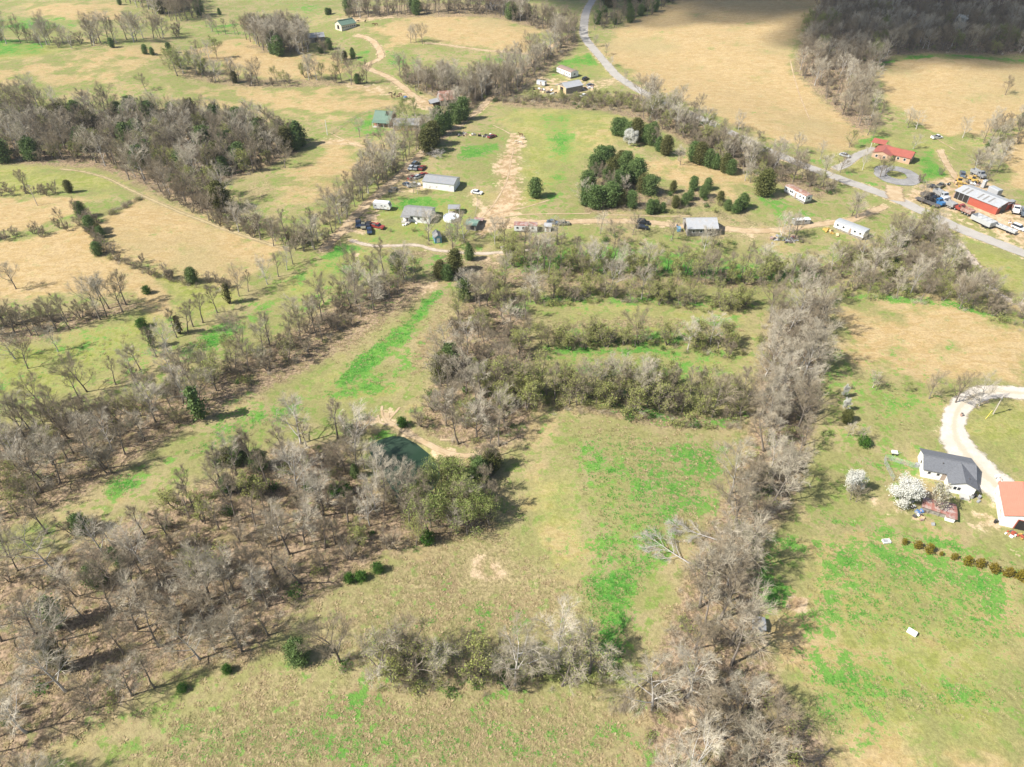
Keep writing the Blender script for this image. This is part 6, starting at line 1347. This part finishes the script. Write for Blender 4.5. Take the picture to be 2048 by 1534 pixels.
junk('garage_clutter', 'red and yellow clutter in front of the garage bay', [(2008, 1062), (2025, 1068), (2040, 1072)], 14, ['paint_red', 'siding_white', 'machine_yellow', 'steel_dark'], .7); junk('house_corner_clutter', 'dark clutter at the white house corner', [(1940, 992), (1950, 990)], 8, ['steel_dark', 'rubber', 'steel_grey'], .7)
junk('driveway_clutter', 'scrap metal on the gravel beside the garage', [(1990, 960), (2000, 965)], 10, ['steel_dark', 'siding_white', 'wood_pole'], .8); junk('grass_litter_heap', 'pale boards by the flat trailer end', [(2018, 448), (2030, 452)], 8, ['siding_white', 'roof_rust_red'], .9)
junk('yellow_pipe_heap', 'yellow pipes and boards beside the white trailer', [(1650, 455), (1660, 465), (1668, 470)], 9, ['machine_yellow', 'plywood'], 1.2); junk('porch_clutter', 'white clutter in front of the yard house porch', [(808, 446), (832, 450)], 8, ['siding_white', 'steel_grey'], .7)
junk('log_pile', 'pale logs beside the creek rubble', [(1000, 495), (1020, 500)], 8, ['wood_pole', 'deadwood'], 1.2)

# fallen trees
def fallen(label, base, tip, h, mat, seed):
    a = at(*base); b = at(*tip); d = Vector((b.x - a.x, b.y - a.y, 0)); rz = math.atan2(d.y, d.x)
    e = empty('fallen_tree', a + Vector((0, 0, .5)), 0, label, 'fallen tree'); e.rotation_euler = (0, math.radians(84), rz); mdl = TREES['bare'][seed % 6]; s = h / 12; e.scale = (s * .55, s * .9, s)
    for k_ in ('trunk', 'crown'):
        o = link(k_, mdl[k_], e); o.material_slots[0].link = 'OBJECT'; o.material_slots[0].material = MATS[mat]
fallen('pale fallen tree with its crown spread on the green field', (1375, 1128), (1290, 1092), 11, 'deadwood', 0); fallen('pale fallen tree against the dividing row', (1430, 1082), (1350, 1062), 10, 'deadwood', 3)
fallen('brown fallen tree at the end of the low hedge', (1298, 1360), (1228, 1430), 10, 'twig_brown', 2); fallen('pale fallen tree beside the lane above parked cars', (846, 306), (892, 318), 11, 'deadwood', 4); fallen('dark fallen branch at the meadow corner', (1660, 1500), (1610, 1530), 6, 'bark', 1)

# horses
for nm, c in (('bay', (0.09, 0.04, 0.02)), ('brown', (0.14, 0.07, 0.035)), ('dark', (0.03, 0.02, 0.015)), ('pale', (0.55, 0.48, 0.38))): simple('coat_' + nm, c, 0.6, 0.1, 2.0)
def horse_mesh(graze):
    J = [(0, 0, 1.22, .27), (.45, 0, 1.20, .30), (-.45, 0, 1.22, .29), (-.68, 0, 1.25, .22), (.72, 0, 1.28, .20)]   # trunk of the body: root, chest, loin, rump, neck base
    E = [(0, 1), (0, 2), (2, 3), (1, 4)]
    nk = [(1.02, 0, 1.05, .13), (1.28, 0, .62, .11), (1.38, 0, .32, .09), (1.46, 0, .10, .06)] if graze else [(.95, 0, 1.62, .14), (1.12, 0, 1.95, .12), (1.38, 0, 1.82, .10), (1.58, 0, 1.66, .065)]
    i0 = 4
    for q in nk: J.append(q); E.append((i0, len(J) - 1)); i0 = len(J) - 1
    for s in (-1, 1):
        p = 1
        for q in ((.52, s * .17, .92, .13), (.55, s * .18, .55, .075), (.52, s * .18, .10, .05), (.58, s * .18, .03, .06)): J.append(q); E.append((p, len(J) - 1)); p = len(J) - 1
        p = 3
        for q in ((-.62, s * .18, .92, .16), (-.50, s * .18, .72, .10), (-.74, s * .18, .48, .07), (-.68, s * .18, .10, .05), (-.62, s * .18, .03, .06)): J.append(q); E.append((p, len(J) - 1)); p = len(J) - 1
    p = 3
    for q in ((-.90, 0, 1.22, .06), (-.98, 0, .85, .07), (-.97, 0, .55, .03)): J.append(q); E.append((p, len(J) - 1)); p = len(J) - 1
    me = bpy.data.meshes.new('horse'); me.from_pydata([j[:3] for j in J], E, []); return me, [j[3] for j in J]
def horse(label, c, rz, coat, graze):
    me, rad = horse_mesh(graze); me.materials.append(MATS['coat_' + coat]); o = link('horse', me, None, at(*c), (0, 0, rz)); tag(o, label, 'horse', 'horses at pasture')
    md = o.modifiers.new('skin', 'SKIN')
    if not me.skin_vertices: bpy.context.view_layer.objects.active = o
    sv = me.skin_vertices[0].data if me.skin_vertices else None
    if sv is None: return o
    for v, r_ in zip(sv, rad): v.radius = (r_, r_)
    sv[0].use_root = True; sb = o.modifiers.new('sub', 'SUBSURF'); sb.levels = 1; sb.render_levels = 1
    return o
for i, (lab, c, rz, ct, gz) in enumerate((('dark horse grazing furthest left of the hay feeder', (781, 190), 0.2, 'dark', True), ('dark horse standing behind the grazing pair', (790, 192), 1.3, 'dark', False), ('brown horse facing the fenced yard', (784, 196), -1.2, 'brown', True), ('bay horse broadside beside the hay feeder', (797, 197), 0.1, 'bay', False), ('brown horse nearest the hay feeder ring', (801, 192), 2.9, 'brown', True),
    ('bay horse on paddock soil behind the long barn', (716, 45), 0.4, 'bay', True), ('dark horse between the paddock hedge and barn', (731, 45), 1.2, 'dark', False), ('brown grazing horse, first of the paddock pair', (747, 51), 0.1, 'brown', True), ('brown grazing horse, second of the paddock pair', (753, 51), 3.0, 'brown', True),
    ('brown horse on bare soil by the junk heap', (1042, 273), 3.0, 'brown', False), ('pale horse below the brown one on bare soil', (1046, 280), 3.1, 'pale', True), ('pale horse lying-low on the bare soil patch', (1033, 287), 0.2, 'pale', True), ('pale horse at the bright grass edge of the soil', (1041, 289), 2.8, 'pale', True))):
    horse(lab.replace('lying-low on', 'with lowered head on'), c, rz, ct, gz)
# ------------------------------------------------------------------ undergrowth, tussocks
def thicket_mesh(seed, H, R, n_, mat, leaves=0, lmat=None):
    rng = random.Random(seed); V = []; F = []; tips = []
    for i in range(n_):
        a = rng.uniform(0, 6.28); d = Vector((math.cos(a) * rng.uniform(.2, 1) * R / H, math.sin(a) * rng.uniform(.2, 1) * R / H, 1)).normalized(); p = Vector((rng.gauss(0, .25), rng.gauss(0, .25), -.1))
        pts, ds = limb_path(p, d, H * rng.uniform(.5, 1.1), 3, rng, -.02, .22)
        for q in range(3): tri_tube(V, F, pts[q], pts[q + 1], .016 - .004 * q, .012 - .004 * q)
        for q in range(6):
            k = rng.uniform(.6, 2.99); j = int(k); p2 = pts[j].lerp(pts[j + 1], k - j); q2 = p2 + (ds[j] + perp(ds[j], rng) * .9).normalized() * H * rng.uniform(.15, .35); tri_tube(V, F, p2, q2, .009, .004); tips.append(q2)
    parts = [(V, F, 0)]; mats = [mat]
    if leaves:
        LV = []; LF = []; leaf_quads([rng.choice(tips) for _ in range(leaves)], .17, rng, LV, LF, .2); parts.append((LV, LF, 1)); mats.append(lmat)
    return mesh_of('undergrowth_form', parts, mats)
brush = [thicket_mesh(1, 2.0, 1.2, 26, 'twig_brown'), thicket_mesh(2, 1.5, 1.4, 26, 'twig_grey'), thicket_mesh(3, 1.8, 1.3, 20, 'twig_brown', 160, 'leaf_bud'), thicket_mesh(4, 1.3, 1.2, 16, 'twig_brown', 240, 'leaf_evergreen_shrub'), thicket_mesh(5, 1.6, 1.2, 16, 'twig_brown', 200, 'leaf_spring')]
def scat_in(px, spacing, w):
    P = wpoly(px); xs = [p[0] for p in P]; ys = [p[1] for p in P]; a = (max(xs) - min(xs)) * (max(ys) - min(ys)); n_ = int(a / spacing ** 2)
    A = np.stack([NPR.uniform(min(xs), max(xs), n_), NPR.uniform(min(ys), max(ys), n_)], -1); A = A[poly_sd(A[:, 0], A[:, 1], P) < 0]
    return [(x, y, NPR.choice(len(w), p=np.array(w) / sum(w))) for (x, y) in A]
B = []
for zx, sp, w in (
 ([(1530, 620), (1655, 595), (1640, 750), (1620, 900), (1580, 1010), (1525, 1080), (1515, 1290), (1560, 1390), (1620, 1540), (1300, 1560), (1290, 1420), (1340, 1220), (1420, 1020), (1490, 890), (1500, 780)], 2.6, (5, 5, 1, .3, .6)),
 ([(905, 640), (1010, 565), (1060, 640), (1050, 800), (1010, 890), (985, 970), (930, 985), (870, 860), (830, 850), (880, 720)], 2.8, (5, 4, 1, .8, .4)),
 ([(440, 960), (560, 890), (700, 880), (740, 960), (800, 1015), (985, 1000), (990, 1050), (870, 1085), (690, 1150), (560, 1240), (400, 1320), (230, 1110)], 3.5, (6, 4, 1, .7, .4)),
 ([(0, 880), (300, 780), (540, 690), (770, 548), (840, 560), (600, 725), (330, 865), (80, 1015), (0, 1040)], 3.2, (6, 4, 1, .3, .3)),
 ([(660, 1295), (1000, 1335), (1235, 1322), (1245, 1375), (1000, 1400), (770, 1385), (670, 1340)], 2.0, (4, 3, 4, .5, 1.2)),
 ([(965, 772), (1200, 778), (1490, 792), (1480, 860), (1330, 852), (1200, 826), (975, 838)], 2.2, (4, 3, 4, .8, 1)),
 ([(1075, 672), (1330, 674), (1490, 690), (1490, 722), (1280, 700), (1090, 712)], 2.6, (4, 2, 4, 1.2, 1)), ([(1040, 590), (1200, 578), (1500, 602), (1500, 632), (1200, 606), (1050, 615)], 2.6, (4, 2, 4, .5, 1)),
 ([(1000, 500), (1300, 535), (1640, 545), (1650, 580), (1300, 566), (1000, 545)], 3.0, (4, 2, 4, .8, 2)), ([(1640, 540), (1850, 452), (1930, 530), (2060, 620), (2060, 670), (1900, 616), (1690, 596)], 3.0, (5, 4, 3, .6, 1.5)),
 ([(1000, 195), (1250, 182), (1400, 248), (1670, 385), (1640, 400), (1450, 332), (1250, 226), (1000, 207)], 3.0, (6, 3, 3, .8, .8)), ([(-30, 210), (340, 247), (600, 292), (515, 347), (430, 362), (462, 412), (325, 390), (190, 328), (-30, 322)], 4.2, (6, 4, 1, .4, .3)),
 ([(690, 450), (1000, 470), (1480, 480), (1640, 500), (1640, 520), (1200, 500), (900, 500)], 5.0, (4, 2, 2, 1, 1)), ([(0, 1100), (300, 1140), (440, 1330), (150, 1500), (0, 1530)], 5.5, (5, 3, 1, .5, .3)),
 ([(210, 508), (300, 545), (450, 580), (440, 588), (300, 556), (205, 515)], 1.8, (6, 4, 1, .2, .2)), ([(215, 428), (283, 392), (287, 396), (222, 434)], 1.2, (6, 4, 1, 0, .2)), ([(1580, 475), (1540, 485), (1640, 490)], 2.5, (5, 3, 1, 1, 1)),
 ([(1165, 420), (1180, 340), (1240, 325), (1300, 380), (1500, 415), (1480, 432), (1250, 425)], 3.2, (6, 3, 1, 1.5, .3)), ([(690, 870), (730, 830), (760, 850), (740, 880)], 1.8, (6, 1, 0, .6, .3)),
 ([(940, 195), (1150, 62), (1160, 85), (1030, 190), (960, 222)], 3.2, (6, 4, 1, .3, .3)), ([(790, 150), (1000, 178), (960, 212), (830, 186)], 3.2, (6, 4, 1, .3, .3)), ([(1640, 20), (1730, -40), (2080, -40), (2060, 108), (1790, 112), (1730, 205), (1640, 190)], 6.5, (6, 4, 1, .3, .3))):
    B += scat_in(zx, sp, w)
B = [(x, y, k) for (x, y, k) in B if road_gap(x, y) and clear_of(x, y) and float(poly_sd(np.array(x), np.array(y), POND)) > .8]
A = np.array([(b[0], b[1]) for b in B]); Z = terrain(A[:, 0], A[:, 1])
sc_ = NPR.uniform(.6, 1.35, len(B))
scatter('undergrowth', [(b[0], b[1], z) for b, z in zip(B, Z)], [(0, 0, a) for a in NPR.uniform(0, 6.28, len(B))], [(s * 1.1, s * 1.1, s) for s in sc_], [int(b[2]) for b in B], brush, 'brown tangled undergrowth beneath the bare trees and hedges', 'undergrowth')
print('undergrowth', len(B))
# grass tussocks: leaning blades in tufts
def tuft_mesh(seed, H, R, n_, mat):
    rng = random.Random(seed); V = []; F = []
    for i in range(n_):
        a = rng.uniform(0, 6.28); r = R * math.sqrt(rng.random()) * .5; p = Vector((math.cos(a) * r, math.sin(a) * r, -.03)); t = Vector((math.cos(a), math.sin(a), 0)) * R * rng.uniform(.2, 1.0) + Vector((0, 0, H * rng.uniform(.5, 1.1)))
        s = Vector((-math.sin(a), math.cos(a), 0)) * R * rng.uniform(.12, .22); k = len(V); q = p + t
        for w in (p - s, p + s, q + s * .4, q - s * .4): V.append((w.x, w.y, w.z))
        F.append((k, k + 1, k + 2, k + 3))
    return mesh_of('tussock_form', [(V, F, 0)], [mat])
leaf_mat('straw', ((0.36, 0.28, 0.15), (0.50, 0.40, 0.24), (0.42, 0.33, 0.18)), .3, 1.0)
leaf_mat('straw_olive', ((0.27, 0.26, 0.11), (0.40, 0.36, 0.17), (0.33, 0.30, 0.13)), .3, 1.0)
leaf_mat('grass_fresh', ((0.07, 0.27, 0.035), (0.15, 0.33, 0.06), (0.12, 0.28, 0.05)), .3, 1.0)
tf = [tuft_mesh(1, .16, .42, 26, 'straw'), tuft_mesh(2, .12, .40, 26, 'straw_olive'), tuft_mesh(3, .12, .36, 18, 'grass_fresh')]
n_ = 150000
u = NPR.uniform(-60, 2108, n_); v = NPR.uniform(560, 1600, n_)
fx = (u - 1024) / FPX; fy = (v - 767) / FPX; dz = FWD[2] - UPV[2] * fy; t = -CAM_H / dz
X = fx * t; Y = (FWD[1] - UPV[1] * fy) * t
keepf = NPR.rand(n_) < np.clip((t / 135.0) ** 2 * .9, 0, 1)      # even density over the ground
X, Y = X[keepf], Y[keepf]; C = cover_at(np.stack([X, Y], -1))
pd = np.clip(C['dry'] * .14 + C['litter'] * .10 - C['dirt'], 0, 1); pg = np.clip(C['green'] - .45, 0, 1) * .9 * (C['dirt'] < .3); pl = np.clip(.12 * C['dry'] + .10 * (C['green'] > .4) - C['tan'] * .1 - C['litter'] * .1, 0, 1) * (C['dirt'] < .3)
r = NPR.rand(len(X)); kind = np.where(r < pd, 0, np.where(r < pd + pl, 1, np.where(r < pd + pl + pg, 2, -1)))
wet = poly_sd(X, Y, POND) < 1.0
rd = np.zeros(len(X), bool)
for k_, p_, w_ in ROADLINES: rd |= line_dist(X, Y, p_[::2]) < w_ * .55
ok = (kind >= 0) & ~wet & ~rd; X, Y, kind = X[ok], Y[ok], kind[ok]; Z = terrain(X, Y); m_ = len(X); s = NPR.uniform(.6, 1.5, m_)
scatter('grass_tussocks', np.stack([X, Y, Z], -1), np.stack([np.zeros(m_), np.zeros(m_), NPR.uniform(0, 6.28, m_)], -1), np.stack([s, s, s * NPR.uniform(.7, 1.2, m_)], -1), kind, tf, 'dry straw tussocks and fresh grass clumps over the near meadows', 'grass')
print('tussocks', m_)
# ------------------------------------------------------------------ cloud whose shadow lies over the far hills
cm_, cnt, cb_ = new_mat('cloud_vapour'); setin(cb_, Roughness=1.0); cb_.inputs['Base Color'].default_value = (.9, .9, .9, 1)
ct = N(cnt, 'ShaderNodeBsdfTransparent'); cx_ = N(cnt, 'ShaderNodeMixShader'); cx_.inputs[0].default_value = .30; cnt.links.new(ct.outputs[0], cx_.inputs[1]); cnt.links.new(cb_.outputs[0], cx_.inputs[2]); cnt.links.new(cx_.outputs[0], cnt.nodes['Material Output'].inputs[0])
CP = wpoly([(1130, 20), (1235, 40), (1300, 52), (1400, 48), (1500, 40), (1570, 50), (1640, 115), (1750, 145), (1900, 130), (2060, 132), (2400, 120), (2400, -60), (1700, -150), (1250, -150), (1000, -100), (960, 0)])
xs = [p[0] for p in CP]; ys = [p[1] for p in CP]; rng = random.Random(5); cv = MB(); ico = bmesh.new(); bmesh.ops.create_icosphere(ico, subdivisions=2, radius=1.0); iv = [v.co.copy() for v in ico.verts]; ff = [tuple(v.index for v in f.verts) for f in ico.faces]; ico.free()
CLZ = 900.0; k_ = CLZ / to_sun.z; cnt_ = 0
while cnt_ < 300:
    x = rng.uniform(min(xs) - 20, max(xs) + 20); y = rng.uniform(min(ys) - 20, max(ys) + 20); sd = float(poly_sd(np.array(x), np.array(y), CP))
    if sd > 12 or rng.random() > min(1, .3 + max(0, -sd) / 35): continue
    R_ = rng.uniform(12, 26) + min(45, max(0, -sd) * .4); dzc = rng.uniform(0, 40); kk = (CLZ + dzc) / to_sun.z
    c_ = Vector((x, y, 0)) + to_sun * kk; cnt_ += 1
    cv.add([c_ + Vector((q.x * R_ * rng.uniform(.9, 1.1), q.y * R_ * rng.uniform(.9, 1.1), q.z * R_ * .5)) for q in iv], ff)
cl = cv.build('cloud', cm_, smooth=True); tag(cl, 'pale grey cloud drifting high outside the view', 'cloud', None, 'structure')
# ------------------------------------------------------------------ thin spring haze over the valley
hm = bpy.data.materials.new('haze_air'); hm.use_nodes = True; hnt = hm.node_tree; hnt.nodes.remove(hnt.nodes['Principled BSDF'])
pvn = hnt.nodes.new('ShaderNodeVolumePrincipled'); pvn.inputs['Color'].default_value = (0.86, 0.92, 1.0, 1); pvn.inputs['Density'].default_value = 0.00007; pvn.inputs['Anisotropy'].default_value = 0.1
hnt.links.new(pvn.outputs[0], hnt.nodes['Material Output'].inputs['Volume'])
lo = float(GZ.min()) - 1.5
hb = MB().box(float(gx[0]) - 20, float(gx[-1]) + 20, float(gy[0]) - 20, float(gy[-1]) + 20, lo, max(float(GZ.max()) + 30, CAM_H + 6)).build('haze', hm); tag(hb, 'thin pale haze hanging over the far fields', 'haze', None, 'stuff')
